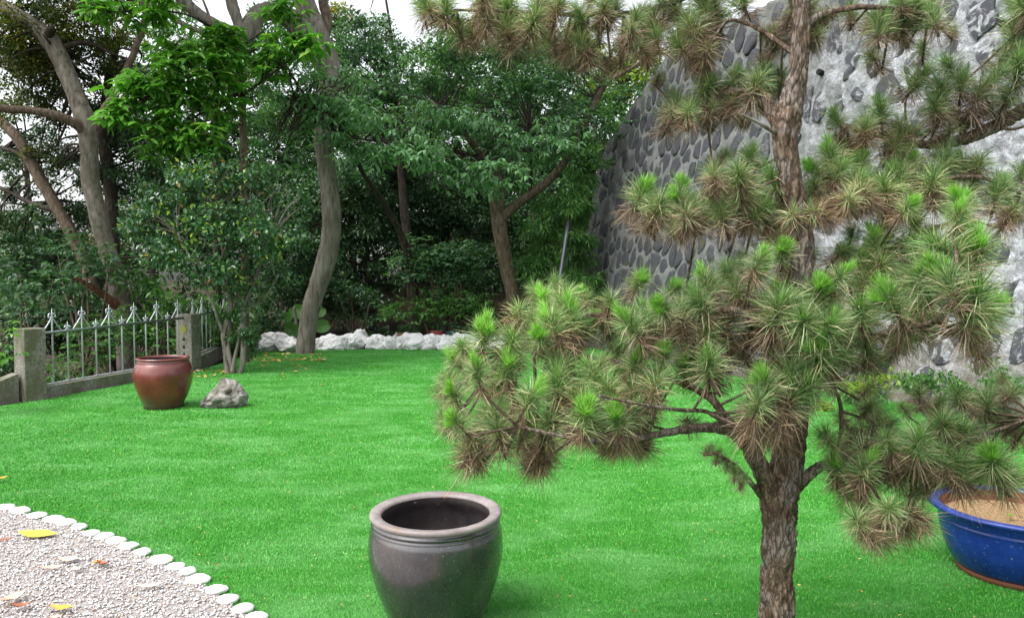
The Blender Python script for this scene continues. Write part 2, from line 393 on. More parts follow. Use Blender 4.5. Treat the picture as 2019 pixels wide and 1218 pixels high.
# ------------------------------------------------------------------ plan curves
FENCE = [(-9.0, -2.0), (-8.2, 4.0), (-7.2, 7.6), (-6.28, 9.85), (-5.50, 12.85), (-6.2, 16.9), (-6.95, 20.8)]
def fence_x(y):
    for (x0, y0), (x1, y1) in zip(FENCE, FENCE[1:]):
        if y <= y1: return x0 + (x1-x0)*(y-y0)/(y1-y0)
    return FENCE[-1][0]
WALL_PTS = [(1.42, 18.6), (2.05, 16.3), (3.0, 13.7), (4.1, 11.2), (5.35, 9.0), (7.0, 6.6), (9.2, 4.2), (11.5, 2.4)]
WS = spline(WALL_PTS, 10)
WL = [0.0]
for a, b in zip(WS, WS[1:]): WL.append(WL[-1]+float(np.linalg.norm(b-a)))
WLEN = WL[-1]
def wall_base(s):
    s = min(max(s, 0), WLEN-1e-4); i = int(np.searchsorted(WL, s, side='right'))-1; i = min(i, len(WS)-2)
    k = (s-WL[i])/(WL[i+1]-WL[i]); p = WS[i]*(1-k)+WS[i+1]*k; d = WS[i+1]-WS[i]; d = d/np.linalg.norm(d)
    return p, d
BAT = 0.17
def wall_h(s): return 4.35 + 2.0*min(1, max(0, s/3.2))**.8 - .02*s
def wall_pt(s, h, out=0.0):
    p, d = wall_base(s); nx, ny = d[1], -d[0]           # towards the lawn / camera side
    if nx > 0: nx, ny = -nx, -ny
    q = Vector((p[0], p[1], 0)) + Vector((-nx, -ny, 0))*BAT*h + Vector((0, 0, h))
    no = Vector((nx, ny, BAT)).normalized()
    return q + no*out

# ------------------------------------------------------------------ ground
def sm(a, b, x):
    t = min(1, max(0, (x-a)/(b-a))); return t*t*(3-2*t)
def ground_h(x, y):
    h = -0.06
    dl = fence_x(min(max(y, -2), 20.8)) - x
    h -= 3.6*sm(.35, 9, dl)
    h += (5.5*sm(20, 42, y) )*sm(-9, -1, x)
    h += .12*mn.noise(Vector((x*.3, y*.3, 0)))*sm(17.5, 20, y)
    return h
def axis(lo, a, b, hi, n1, n2):
    l = [a-(a-lo)*(k/n1)**2.5 for k in range(n1, 0, -1)]; r = [b+(hi-b)*(k/n1)**2.5 for k in range(1, n1+1)]
    return l+[a+(b-a)*k/n2 for k in range(n2+1)]+r
xs = axis(-900, -20, 14, 900, 14, 90); ys = axis(-900, -4, 46, 900, 14, 110)
v = [(x, y, ground_h(x, y)) for y in ys for x in xs]; nx = len(xs)
f = [(j*nx+i, j*nx+i+1, (j+1)*nx+i+1, (j+1)*nx+i) for j in range(len(ys)-1) for i in range(nx-1)]
me = bpy.data.meshes.new('ground'); me.from_pydata(v, [], f); me.update()
tag(link('ground', me, None, M['soil'], True), kind='structure')

# gravel border : list of edging stones gives the boundary
EDGE = [(10,1000,32),(40,1006,34),(73,1016,32),(105,1023,38),(131,1030,34),(157,1038,27),(181,1051,28),(207,1057,32),(229,1066,36),
        (254,1076,33),(281,1088,29),(317,1103,42),(346,1117,34),(370,1126,31),(392,1141,42),(427,1162,38),(450,1181,37),(480,1199,38),(506,1216,38)]
EG = [G(a, b, .02) for a, b, c in EDGE]
# continue both ends beyond the frame
e0 = [EG[0]+(EG[0]-EG[3])*k*.33*1.0 + Vector((0, .02*k*k*.1, 0)) for k in (9, 8, 7, 6, 5, 4, 3, 2, 1)]
e1 = [EG[-1]+(EG[-1]-EG[-4])*k*.33 + Vector((0.004*k*k, -.004*k*k, 0)) for k in range(1, 9)]
BORDER = e0+EG+e1

# lawn: a sheet bounded by the fence, the rock row, the wall and the border
lawn_poly = [(fence_x(y)+.12, y) for y in (20.0, 18, 16.9, 15, 12.85, 11, 9.85, 7.6, 6.2)]
lawn_poly = [(-5.6, 16.6), (-5.35, 14.5), (-5.36, 12.9), (-5.75, 11.3), (-6.1, 9.9), (-7.05, 7.6), (-7.3, 6.6)]
bord = [(p.x, p.y) for p in BORDER]
lawn_poly += [(bord[0][0]-1, bord[0][1]+.3)] + bord + [(0.2, 1.2), (0.5, -3), (12, -3), (11.3, 2.7)]
for s in np.linspace(WLEN-.3, 0.6, 20):
    q = wall_pt(float(s), 0, .02); lawn_poly.append((q.x, q.y))
lawn_poly += [(1.9, 17.2), (-.2, 16.75), (-2.5, 16.7)]
import mathutils.geometry as mg
def in_poly(x, y, poly):
    """vectorised even-odd test"""
    c = np.zeros(len(x), bool); n = len(poly)
    for i in range(n):
        x0, y0 = poly[i]; x1, y1 = poly[(i+1) % n]
        if y0 == y1: continue
        cr = ((y0 > y) != (y1 > y)) & (x < (x1-x0)*(y-y0)/(y1-y0)+x0)
        c ^= cr
    return c
def sheet(name, poly, z, m):
    tri = mg.tessellate_polygon([[Vector((x, y, 0)) for x, y in poly]])
    me = bpy.data.meshes.new(name); me.from_pydata([(x, y, z) for x, y in poly], [], [tuple(t) for t in tri]); me.update()
    me.validate(); me.update()
    for p in me.polygons:
        if p.normal.z < 0: p.flip()
    return tag(link(name, me, None, m), kind='structure')
sheet('lawn', lawn_poly, 0.0, M['turf'])
gr_poly = [(x, y) for x, y in bord] + [(.1, 1.2), (.2, -3), (-9, -3), (-8.3, 5.0)]
sheet('gravel_path', gr_poly, 0.004, M['gravel_bed'])

# blades of the artificial turf
def blades():
    V = []; Fc = []
    off = 0
    for (ya, yb, dens, wd, ht) in ((2.6, 4.2, 30000, .0030, .015), (4.2, 6.2, 16000, .0042, .017), (6.2, 9.5, 6500, .0065, .018), (9.5, 17, 1800, .011, .020)):
        hw = lambda y: y*.70+.25
        area = (yb-ya)*(hw(ya)+hw(yb)); n = int(dens*area)
        y = RNG.uniform(ya, yb, n); x = RNG.uniform(-1, 1, n)*hw(yb)
        k = (np.abs(x) < hw(1)*0+ y*.70+.25) & in_poly(x, y, lawn_poly); x = x[k]; y = y[k]; n = len(x)
        a = RNG.uniform(0, 2*np.pi, n); wv = wd*RNG.uniform(.6, 1.3, n)
        # blades lie over in slow swirls
        la = .9*np.sin(x*1.3+np.sin(y*1.1)*1.5)+RNG.normal(0, .9, n); le = RNG.uniform(.1, .9, n)
        h = ht*RNG.uniform(.5, 1.2, n)
        p0 = np.stack([x-np.cos(a)*wv/2, y-np.sin(a)*wv/2, np.zeros(n)], 1)
        p1 = np.stack([x+np.cos(a)*wv/2, y+np.sin(a)*wv/2, np.zeros(n)], 1)
        p2 = np.stack([x+np.sin(la)*h*le, y+np.cos(la)*h*le, h*(1-.45*le)], 1)
        vv = np.stack([p0, p1, p2], 1).reshape(-1, 3)
        V.append(vv); Fc.append(np.arange(n*3).reshape(-1, 3)+off); off += n*3
    me = fast_mesh('turf_blades', np.concatenate(V), np.concatenate(Fc))
    o = link('turf_blades', me, None, M['blade'])
    tag(o, 'short bright green blades of the artificial lawn', 'grass', kind='stuff')
blades()

# gravel pebbles (joined: nobody could count them)
def pebbles():
    n = 42000
    y = RNG.uniform(2.9, 5.9, n); x = RNG.uniform(-4.4, -.6, n)
    k = in_poly(x, y, gr_poly) & (x > -y*.72); x = x[k]; y = y[k]; n = len(x)
    base = np.array([(0,0,1),(1,0,0),(.3,.95,0),(-.8,.6,0),(-.8,-.6,0),(.3,-.95,0),(0,0,-.6)], float)
    fc = np.array([(0,1,2),(0,2,3),(0,3,4),(0,4,5),(0,5,1),(6,2,1),(6,3,2),(6,4,3),(6,5,4),(6,1,5)])
    s = RNG.gamma(4, .0011, n)+.0026
    P0 = base[None]*np.stack([s, s*RNG.uniform(.55, 1, n), s*RNG.uniform(.4, .8, n)], 1)[:, None, :]*RNG.uniform(.75, 1.25, (n, 7, 1))
    a = RNG.uniform(0, 6.283, n); ca, sa = np.cos(a)[:, None], np.sin(a)[:, None]
    X = P0[:, :, 0]*ca-P0[:, :, 1]*sa; Y = P0[:, :, 0]*sa+P0[:, :, 1]*ca
    tl = RNG.normal(0, .35, n)[:, None]
    Z = P0[:, :, 2]+X*tl
    V = np.stack([X+x[:, None], Y+y[:, None], Z+.006+RNG.uniform(0, .008, n)[:, None]], 2).reshape(-1, 3)
    Fc = (fc[None]+np.arange(n)[:, None, None]*7).reshape(-1, 3)
    o = link('gravel', fast_mesh('gravel', V, Fc), None, M['pebble'])
    tag(o, 'pale pinkish grey gravel chips inside the white stone edging', 'gravel', kind='stuff')
pebbles()

def rock(name, c, size, seed, m, sub=3, rough=.35, flat=False, rz=0, freq=1.3, ridged=True):
    """irregular boulder from an icosphere cut by random planes and roughened"""
    import bmesh
    rnd = random.Random(seed); bm = bmesh.new(); bmesh.ops.create_icosphere(bm, subdivisions=sub, radius=1.0)
    pl = []
    for k in range(0 if flat else 11):
        d = Vector((rnd.gauss(0, 1), rnd.gauss(0, 1), rnd.gauss(0, .8))).normalized(); pl.append((d, rnd.uniform(.62, .9)))
    o3 = Vector((seed*3.1, seed*1.7, 0))
    for vt in bm.verts:
        p = vt.co.copy()
        for d, h in pl:
            q = p.dot(d)
            if q > h: p -= d*(q-h)*.92
        n = mn.fractal(p*freq+o3, 1.0, 2.0, 5)
        p += vt.co*(n*rough*.45)
        if ridged: p += vt.co*(-abs(mn.noise(p*3.1+o3))*rough*.25)
        p = Vector((p.x*size[0]/2, p.y*size[1]/2, p.z*size[2]/2))
        vt.co = p
    zmin = min(v.co.z for v in bm.verts)
    lim = -size[2]/2*.55
    for vt in bm.verts:
        if vt.co.z < lim: vt.co.z = lim-(lim-vt.co.z)*.15
    me = bpy.data.meshes.new(name); bm.to_mesh(me); bm.free()
    me.materials.append(m)
    if flat: me.polygons.foreach_set('use_smooth', [True]*len(me.polygons))
    zs = [v.co.z for v in me.vertices]; dz = min(zs)
    for v_ in me.vertices: v_.co.z -= dz
    o = bpy.data.objects.new(name, me); C.objects.link(o); o.location = c; o.rotation_euler.z = rz
    return o
ORD = ['first','second','third','fourth','fifth','sixth','seventh','eighth','ninth','tenth','eleventh','twelfth','thirteenth','fourteenth','fifteenth','sixteenth','seventeenth','eighteenth','nineteenth','twentieth']

for i, (px, py, wpx) in enumerate(EDGE):
    g = G(px, py, .015); wd = wpx/F*g.y*1.16
    a = random.uniform(-.1, .5)
    o = rock('edging_stone', (g.x, g.y, .002), (wd, wd*.78, .045), 100+i, M['edge_stone'], 3, .34, True, a, 1.0, False)
    sz = 'wide' if wpx >= 38 else ('small' if wpx < 31 else 'rounded')
    where = 'counted from the left edge of the photo' if i < 12 else 'counted from the left, near the bottom edge'
    tag(o, f'{sz} flat white edging stone, {ORD[i]} {where}', 'edging stone', 'flat white stones edging the gravel')

# ------------------------------------------------------------------ white rock row
ROCKS = [(512,692,26,20,'grey-tinged'),(534,690,50,38,'tall peaked'),(566,693,44,28,'broad'),(632,688,30,20,'low'),(655,688,46,32,'broad peaked'),
         (686,687,40,28,'rounded'),(709,685,34,38,'tall pointed'),(741,687,36,24,'flat-topped'),(766,687,30,24,'rounded'),(779,680,14,22,'tiny upright'),
         (795,687,30,26,'angular'),(818,687,42,30,'large rounded'),(843,687,32,28,'creased'),(861,686,24,25,'narrow'),(880,687,36,26,'low broad'),
         (903,687,36,30,'domed'),(924,687,32,30,'blocky'),(943,687,34,26,'jagged'),(966,688,36,26,'half-hidden'),(994,688,34,26,'mostly hidden')]
for i, (px, py, wpx, hpx, adj) in enumerate(ROCKS):
    g = G(px, py+2); g.y += .22; wd = wpx/F*g.y*1.5; h = (hpx*.45+12)/F*g.y*1.42
    o = rock('white_rock', (g.x, g.y, -.03), (wd, wd*.8, h*1.15), 40+i, M['white_rock'], 4, .58, False, random.uniform(-.4, .4))
    if i < 3: lab = f'{adj} white rock left of the grey trunk, {["farthest from it","second from it","touching it"][i]}'
    else: lab = f'{adj} white rock, {ORD[i-3]} to the right of the grey trunk'
    if i >= 17: lab = f'{adj} white rock behind the tip of the pine, {ORD[i-3]} right of the grey trunk'
    tag(o, lab, 'rock', 'white rocks lining the back of the lawn')
    # smaller stone wedged on top so the row stays uneven

# lone grey rock beside the red jar
g = G(433, 806); 
bm_o = rock('grey_rock', (g.x, g.y+.16, -.01), (.58, .38, .47), 331, M['grey_rock'], 4, .5, False, .1, 1.5)
for v_ in bm_o.data.vertices:                                     # low pointed toe on the left, hump on the right
    k = (v_.co.x+.28)/.56; v_.co.z *= .30+.62*min(1, max(0, k*2.4))
tag(bm_o, 'weathered grey and white rock lying on the lawn beside the red jar', 'rock')

# ------------------------------------------------------------------ retaining wall
wl = empty('stone_retaining_wall', wall_pt(WLEN*.5, 0), 'tall leaning retaining wall of dark stones set in rough pale mortar', 'wall')
NS, NH = 330, 120
vv = []
for j in range(NH+1):
    for i in range(NS+1):
        s = WLEN*i/NS; h = -0.15 + (wall_h(s)+.15)*j/NH
        q = wall_pt(s, h)
        near = sm(4.0, 8.5, s)
        d = (.035+.045*near)*mn.fractal(q*2.6, 1, 2, 4) + .02*mn.noise(q*9) + near*.03*abs(mn.noise(q*5))
        q = wall_pt(s, h, d); vv.append(tuple(q))
# thickness at the back
nb = len(vv)
for i in range(NS+1):
    s = WLEN*i/NS; q = wall_pt(s, wall_h(s), -.9); vv.append((q.x, q.y, wall_h(s)-.02))
ff = [(j*(NS+1)+i, j*(NS+1)+i+1, (j+1)*(NS+1)+i+1, (j+1)*(NS+1)+i) for j in range(NH) for i in range(NS)]
ff += [(NH*(NS+1)+i, NH*(NS+1)+i+1, nb+i+1, nb+i) for i in range(NS)]
me = bpy.data.meshes.new('mortar'); me.from_pydata(vv, [], ff); me.update()
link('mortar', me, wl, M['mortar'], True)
# end cap at the far end
ec = MB(); q0 = wall_pt(0.01, -.15); q1 = wall_pt(0.01, wall_h(0)); 
ec.add([q0, wall_pt(0.01, -.15, -.9), Vector((wall_pt(0.01, wall_h(0), -.9).x, wall_pt(0.01, wall_h(0), -.9).y, wall_h(0)-.02)), q1], [(0,1,2,3)])
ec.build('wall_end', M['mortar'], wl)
# stones: shared-corner honeycomb, jittered
def wall_stones():
    rnd = random.Random(5)
    pts = []
    tries = 0
    AN = .72                                                # stones a little taller than wide
    cell = {}
    def ok(a, b, r_):
        ia, ib = int(a/.5), int(b*AN/.5)
        for u in range(ia-1, ia+2):
            for w_ in range(ib-1, ib+2):
                for (x, y) in cell.get((u, w_), ()):
                    if (x-a)**2+((y-b)*AN)**2 < r_*r_: return False
        return True
    while tries < 26000:
        tries += 1
        a, b = rnd.uniform(0, WLEN), rnd.uniform(-.1, 6.5); nr_ = sm(4.0, 8.0, a); r_ = rnd.choice((.235, .26, .29))*(1+.28*nr_) if tries < 9000 else .23*(1+.28*nr_)
        if ok(a, b, r_): pts.append((a, b)); cell.setdefault((int(a/.5), int(b*AN/.5)), []).append((a, b))
    st = []
    for (a, b) in pts:
        if a < .15 or a > WLEN-.2 or b < .05 or b > wall_h(a)-.15: continue
        near = sm(4.0, 8.0, a)
        if rnd.random() < .14*near: continue
        ia, ib = int(a/.5), int(b*AN/.5); nb_ = []
        for u in range(ia-2, ia+3):
            for w_ in range(ib-2, ib+3):
                nb_ += [q for q in cell.get((u, w_), ()) if q != (a, b)]
        poly = [(a-.42, b-.42), (a+.42, b-.42), (a+.42, b+.42), (a-.42, b+.42)]
        for (x, y) in nb_:
            # half plane nearer to (a,b) than to (x,y) in the stretched metric
            mx, my = (a+x)/2, (b+y)/2; nx_, ny_ = (x-a), (y-b)*AN*AN
            out = []
            for k in range(len(poly)):
                p, q = poly[k], poly[(k+1) % len(poly)]
                dp = (p[0]-mx)*nx_+(p[1]-my)*ny_; dq = (q[0]-mx)*nx_+(q[1]-my)*ny_
                if dp <= 0: out.append(p)
                if dp*dq < 0:
                    t = dp/(dp-dq); out.append((p[0]+(q[0]-p[0])*t, p[1]+(q[1]-p[1])*t))
            poly = out
            if len(poly) < 3: break
        if len(poly) < 3: continue
        ms = sum(p[0] for p in poly)/len(poly); mh = sum(p[1] for p in poly)/len(poly)
        # inset by a mortar width, cut corners and roughen
        gap = rnd.uniform(.020, .036)*(1-near)+rnd.uniform(.03, .13)*near
        q = []
        n_ = len(poly)
        for k in range(n_):
            p0, p1 = poly[k], poly[(k+1) % n_]
            for t in (.25, .75):
                x, y = p0[0]*(1-t)+p1[0]*t, p0[1]*(1-t)+p1[1]*t
                L_ = math.hypot(x-ms, y-mh); kk = max(.25, (L_-gap)/max(L_, .01))
                q.append((ms+(x-ms)*kk+rnd.uniform(-.014, .014)*near, mh+(y-mh)*kk+rnd.uniform(-.016, .016)*near))
        base = (-.004*(1-near)+rnd.uniform(-.01, .035)*near)
        V = []; m_ = len(q)
        tilt = rnd.uniform(-.08, .08), rnd.uniform(-.08, .08)
        for (sc, dp) in ((1.06, -.06), (.96, base+.010), (.70, base+.026)):
            for (x, y) in q:
                dx, dy = (x-ms)*sc, (y-mh)*sc
                V.append(wall_pt(ms+dx, mh+dy, dp+rnd.uniform(-.006, .006)+(tilt[0]*dx+tilt[1]*dy)*(1.5 if dp > -.05 else 0)))
        V.append(wall_pt(ms, mh, base+.03))
        fc = []
        for k in range(m_):
            k2 = (k+1) % m_
            fc += [(k2, k, m_+k, m_+k2), (m_+k2, m_+k, 2*m_+k, 2*m_+k2), (2*m_+k2, 2*m_+k, 3*m_)]
        p = wall_pt(ms, mh)
        px_ = F*p.x/p.y+CX; py_ = 545-(p.z-CAMZ)/p.y*F
        vis = -40 < py_ < 860 and 1130 < px_ < 2060
        st.append((p.y if vis else 1e3+p.y, V, fc))
    st.sort(key=lambda t: t[0])
    for k, (d, V, fc) in enumerate(st[:300]):
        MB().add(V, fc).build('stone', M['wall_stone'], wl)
    mb = MB()
    for d, V, fc in st[300:]: mb.add(V, fc)
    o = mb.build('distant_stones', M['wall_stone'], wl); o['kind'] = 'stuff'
wall_stones()
def wall_at(px, py):
    """point of the wall face seen at a pixel"""
    best = None
    for s in np.linspace(.3, WLEN-.3, 220):
        for h in np.linspace(0, 6.2, 90):
            q = wall_pt(float(s), float(h)); a = F*q.x/q.y+CX; b = 545-(q.z-CAMZ)/q.y*F
            e = (a-px)**2+(b-py)**2
            if best is None or e < best[0]: best = (e, float(s), float(h))
    return best[1:]
for (px, py) in ((1615,148),(1971,57),(1500,330)):
    s, h = wall_at(px, py)
    p0 = wall_pt(s, h, .02); p1 = wall_pt(s, h, .13)
    MB().tube([p0, p1], .045, 14, mi=0).build('drain_pipe', M['dark'], wl)

# raised hill behind the wall
vv = []; ff = []; n = 40; rws = [(-.85, -.04), (-2.0, .5), (-4.5, 1.6), (-9, 3.0), (-20, 4.5), (-60, 2.0), (-300, -3)]
for a, (o_, dz) in enumerate(rws):
    for i in range(n+1):
        s = WLEN*i/n; p, d = wall_base(s); q = wall_pt(s, wall_h(s))
        nx_, ny_ = d[1], -d[0]
        if nx_ > 0: nx_, ny_ = -nx_, -ny_
        fan = (i/n-.35)*1.0*abs(o_) 
        vv.append((q.x-nx_*abs(o_)-0*fan, q.y-ny_*abs(o_), wall_h(s)+dz+.25*mn.noise(Vector((s, o_, 3)))*(a > 0)))
for a in range(len(rws)-1):
    for i in range(n): ff.append((a*(n+1)+i, a*(n+1)+i+1, (a+1)*(n+1)+i+1, (a+1)*(n+1)+i))
me = bpy.data.meshes.new('hill'); me.from_pydata(vv, [], ff); me.update()
tag(link('hill', me, None, M['soil'], True), kind='structure')

# ------------------------------------------------------------------ concrete posts, plinth, fences
def post(px_l, base, top, y, w_, d_, rz, label, cap=.02):
    o = MB()
    o.box((base.x, base.y, (top-.1)/2), (w_, d_, top+.1), rz)
    ob = o.build('concrete_post', M['concrete'])
    bevel(ob, .012); recentre(ob)
    return tag(ob, label, 'post', 'concrete posts of the fence')
P1 = Vector((-6.26, 9.85, 0)); P2 = Vector((-5.50, 12.9, 0)); P3 = Vector((-6.95, 20.8, 0))
post(0, P1, .93, 0, .27, .27, -.55, 'thick weathered concrete fence post at the left, nearest the camera')
p2o = post(0, P2, .965, 0, .30, .26, -.22, 'pale concrete fence post with moss diamond behind the red jar')
post(0, P3, .97, 0, .27, .27, -.1, 'farthest concrete fence post half hidden behind the small tree')
# markings on the middle post: face that looks at the camera
fc_o = Vector((math.sin(-.22), -math.cos(-.22), 0)); fr = Vector((math.cos(-.22), math.sin(-.22), 0))
def face_shape(pts, m, name, out=.006):
    mb = MB(); c0 = P2 + fc_o*.13
    V = [c0+fr*a+Vector((0, 0, b))+fc_o*out for a, b in pts]; W = [c0+fr*a+Vector((0, 0, b))-fc_o*.01 for a, b in pts]; n = len(pts)
    mb.add(V+W, [tuple(range(n))]+[(k, n+k, n+(k+1) % n, (k+1) % n) for k in range(n)])
    o = mb.build(name, m); 
    for v_ in o.data.vertices: v_.co -= p2o.location
    o.parent = p2o
    return o
face_shape([(0,.62),(.075,.71),(.01,.80),(-.065,.71)], M['moss'], 'moss_diamond')
for z, k in ((.53, .04), (.40, .035), (.27, .04)):
    face_shape([(-.03,z),(.035,z-.01),(.01,z+.06)], M['dark'], 'dark_mark', .004)

def plinth(a, b, top0, top1, label, wd=.2):
    a = Vector(a); b = Vector(b); d = (b-a).normalized(); n_ = Vector((-d.y, d.x, 0)); L = (b-a).length
    V = []; k = 30
    rows_ = []
    for i in range(k+1):
        c = a+d*L*i/k; tp = top0+(top1-top0)*i/k
        rows_.append([c-n_*wd/2+Vector((0,0,-.6)), c-n_*wd/2+Vector((0,0,tp+.01*mn.noise(c*3))), c+n_*wd/2+Vector((0,0,tp)), c+n_*wd/2+Vector((0,0,-.6))])
    V = [x for r_ in rows_ for x in r_]
    f_ = [(i*4+j, i*4+j+1, (i+1)*4+j+1, (i+1)*4+j) for i in range(k) for j in range(3)] + [(0,3,2,1), (k*4, k*4+1, k*4+2, k*4+3)]
    o = MB().add(V, f_).build('low_wall', M['concrete']); recentre(o)
    return tag(o, label, 'low wall', 'low concrete walls under the fence')
d12 = (P2-P1).normalized(); d23 = (P3-P2).normalized()
plinth(P1+d12*.15, P2-d12*.15, .15, .17, 'low mossy concrete wall under the railing behind the red jar')
plinth(P2+d23*.15, P3-d23*.15, .20, .22, 'low dark concrete wall behind the small multi-stemmed tree')

# curved sweeping wall left of the first post
cv = [(-6.38, 9.72, .36), (-6.55, 9.45, .26), (-6.75, 9.1, .19), (-7.0, 8.7, .16), (-7.4, 7.9, .15), (-8.0, 6.6, .15)]
sp_ = spline(cv, 5); V = []; f_ = []
for i, p in enumerate(sp_):
    d = Vector(sp_[min(i+1, len(sp_)-1)]-sp_[max(i-1, 0)]); d.z = 0; d.normalize(); n_ = Vector((-d.y, d.x, 0))*.09
    c = Vector((p[0], p[1], 0))
    V += [c+n_+Vector((0,0,-.6)), c+n_+Vector((0,0,p[2])), c-n_+Vector((0,0,p[2])), c-n_+Vector((0,0,-.6))]
for i in range(len(sp_)-1):
    for j in range(3): f_.append((i*4+j, (i+1)*4+j, (i+1)*4+j+1, i*4+j+1))
f_ += [(0,1,2,3), tuple(len(V)-4+k for k in (3,2,1,0))]
o = MB().add(V, f_).build('curved_wall', M['concrete']); recentre(o)
tag(o, 'low curved concrete wall sweeping up to the nearest fence post', 'low wall')

def fence(a, b, n, first_tall, rail0, rail1, base0, base1, label, t0=.055, t1=.985):
    a = Vector(a); b = Vector(b); d = (b-a).normalized(); L = (b-a).length
    fo = empty('metal_fence', a, label, 'fence', 'silver spear-topped fence panels')
    up = Vector((0, 0, 1))
    step = L*(t1-t0)/(n-1)
    MB().tube([a+up*rail0-d*.02, b+up*rail1+d*.02], .019, 10).build('top_rail', M['rail'], fo, True)
    MB().tube([a+up*(base0+.015), b+up*(base1+.015)], .012, 8).build('bottom_rail', M['silver'], fo)
    for i in range(n):
        t = t0+(t1-t0)*i/(n-1); c = a+d*L*t; rl = rail0+(rail1-rail0)*t; bs = base0+(base1-base0)*t
        tall = (i % 2 == 0) == first_tall
        hgt = .30 if tall else .11
        mb = MB(); mb.tube([c+up*bs, c+up*(rl+hgt-.06), c+up*(rl+hgt-.04), c+up*(rl+hgt+.02)], [.011, .011, .007, .002], 8)
        pk = mb.build('picket', M['silver'], fo, True)
        for sgn in (-1, 1):
            if tall: pts = [(.62*step, .01), (.46*step, .06), (.22*step, .13), (.05*step, .20), (.03*step, .235), (.10*step, .255), (.20*step, .245), (.23*step, .22), (.19*step, .205)]
            else: pts = [(.20*step, .01), (.08*step, .03), (.04*step, .055), (.10*step, .075), (.17*step, .066), (.18*step, .05)]
            q = spline([tuple(c+d*sgn*x+up*(rl+z)) for x, z in pts], 3)
            r_ = [.008 if tall else .007]*len(q); r_[-1] = .016 if tall else .013; r_[-2] = .014
            o = MB().tube([Vector(x) for x in q], r_, 7).build('scroll', M['silver'], pk, True)
    return fo
fence(P1+d12*.14, P2-d12*.13, 11, True, .845, .905, .15, .17, 'silver spear-topped fence panel between two concrete posts behind the red jar', .075, .955)
fence(P2+d23*.14, P3-d23*.14, 22, True, .905, .93, .20, .22, 'farther silver fence panel partly hidden by the small multi-stemmed tree', .03, .98)

# ------------------------------------------------------------------ jars
def profile_jar(name, c, outer, inner, rim, label, cat, mo, mi_, mr, seg=96):
    e = empty(name, c, label, cat)
    prof = [tuple(p) for p in spline(outer, 5)]
    MB().lathe(prof + [(outer[-1][0]-.01, outer[-1][1])], c, seg, wob=.003).build('body', mo, e, True).data.polygons[-1].use_smooth = False
    # the body is a shell: cut the lid cap away
    return e
def jar(name, c, outer, inner, rim, label, cat, mats, seg=96):
    e = empty(name, c, label, cat)
    def part(prof, nm, m, capb):
        V = []; f_ = []; pr = prof
        for r_, z in pr:
            for k in range(seg):
                a = 2*math.pi*k/seg; rr = r_*(1+.004*math.sin(2*a+1)+.003*math.sin(3*a))
                V.append((rr*math.cos(a), rr*math.sin(a), z))
        for i in range(len(pr)-1):
            for k in range(seg): f_.append((i*seg+k, i*seg+(k+1) % seg, (i+1)*seg+(k+1) % seg, (i+1)*seg+k))
        if capb: f_.append(tuple(range(seg-1, -1, -1)))
        me = bpy.data.meshes.new(nm); me.from_pydata(V, [], f_); me.update(); me.materials.append(m)
        me.polygons.foreach_set('use_smooth', [True]*len(me.polygons))
        o = bpy.data.objects.new(nm, me); C.objects.link(o); o.parent = e
        return o
    part(outer, 'body', mats[0], True)
    part(inner, 'inner_wall', mats[1], True)
    part(rim, 'rim', mats[2], False)
    return e, part
def sp(pts, per=5): return [tuple(x) for x in spline(pts, per)]
H = .462
JS = .945; JH = 1.135
outer = sp([(.205,.0),(.225,.02),(.247,.07),(.275,.13),(.302,.20),(.322,.275),(.326,.335),(.322,.385),(.312,.412)])+[(.3125,.416),(.307,.419),(.307,.424),(.313,.427),(.312,.434),(.304,.438),(.304,.444)]
inner = [(.05,.03),(.17,.03)]+sp([(.20,.06),(.26,.15),(.300,.28),(.296,.37),(.268,.425),(.262,.452)])
rim = [(.303,.443),(.314,.446),(.319,.452),(.3195,.460),(.314,.466),(.300,.468),(.275,.464),(.264,.459),(.262,.450)]
sc_ = lambda l: [(a*JS, b*JH) for a, b in l]
gj, part = jar('grey_jar', (-.350, 3.46, 0), sc_(outer), sc_(inner), sc_(rim), 'large dark grey glazed water jar, open and empty, in the foreground', 'jar', (M['grey_glaze'], M['jar_inside'], M['rim_glaze']))
gj.rotation_euler = (R(.6), R(-.4), .8)
outer = [(.228,0),(.230,.06)]+sp([(.234,.065),(.272,.14),(.312,.25),(.334,.35),(.336,.43),(.322,.50),(.303,.545)])+[(.296,.552),(.302,.560),(.292,.570),(.289,.585)]
inner = [(.05,.03),(.19,.03)]+sp([(.22,.06),(.31,.26),(.32,.42),(.28,.54),(.266,.59)])
rim = [(.288,.583),(.303,.588),(.308,.598),(.305,.610),(.295,.616),(.275,.614),(.266,.606),(.266,.588)]
rj, part = jar('red_jar', (-4.275, 9.28, 0), outer, inner, rim, 'red-brown glazed jar with a glossy shoulder standing near the fence', 'jar', (M['red_glaze'], M['jar_inside'], M['red_glaze']))
BC = Vector((2.735, 4.06, 0))
outer = [(.288,.030),(.304,.05)]+sp([(.316,.07),(.348,.14),(.370,.22),(.377,.27)])+[(.380,.274),(.380,.282),(.376,.286)]+sp([(.382,.30),(.390,.335)])
inner = [(.05,.05),(.25,.05),(.34,.20),(.37,.33),(.372,.352)]
rim = [(.389,.333),(.418,.338),(.428,.346),(.428,.356),(.420,.363),(.390,.364),(.375,.360),(.371,.350)]
bj, part = jar('blue_planter', BC, outer, inner, rim, 'round glossy cobalt blue planter with dry soil at the right edge', 'planter', (M['blue_glaze'], M['terracotta'], M['blue_glaze']))
part([(.27,.0),(.286,.0),(.290,.024),(.286,.034)], 'clay_foot', M['terracotta'], True)
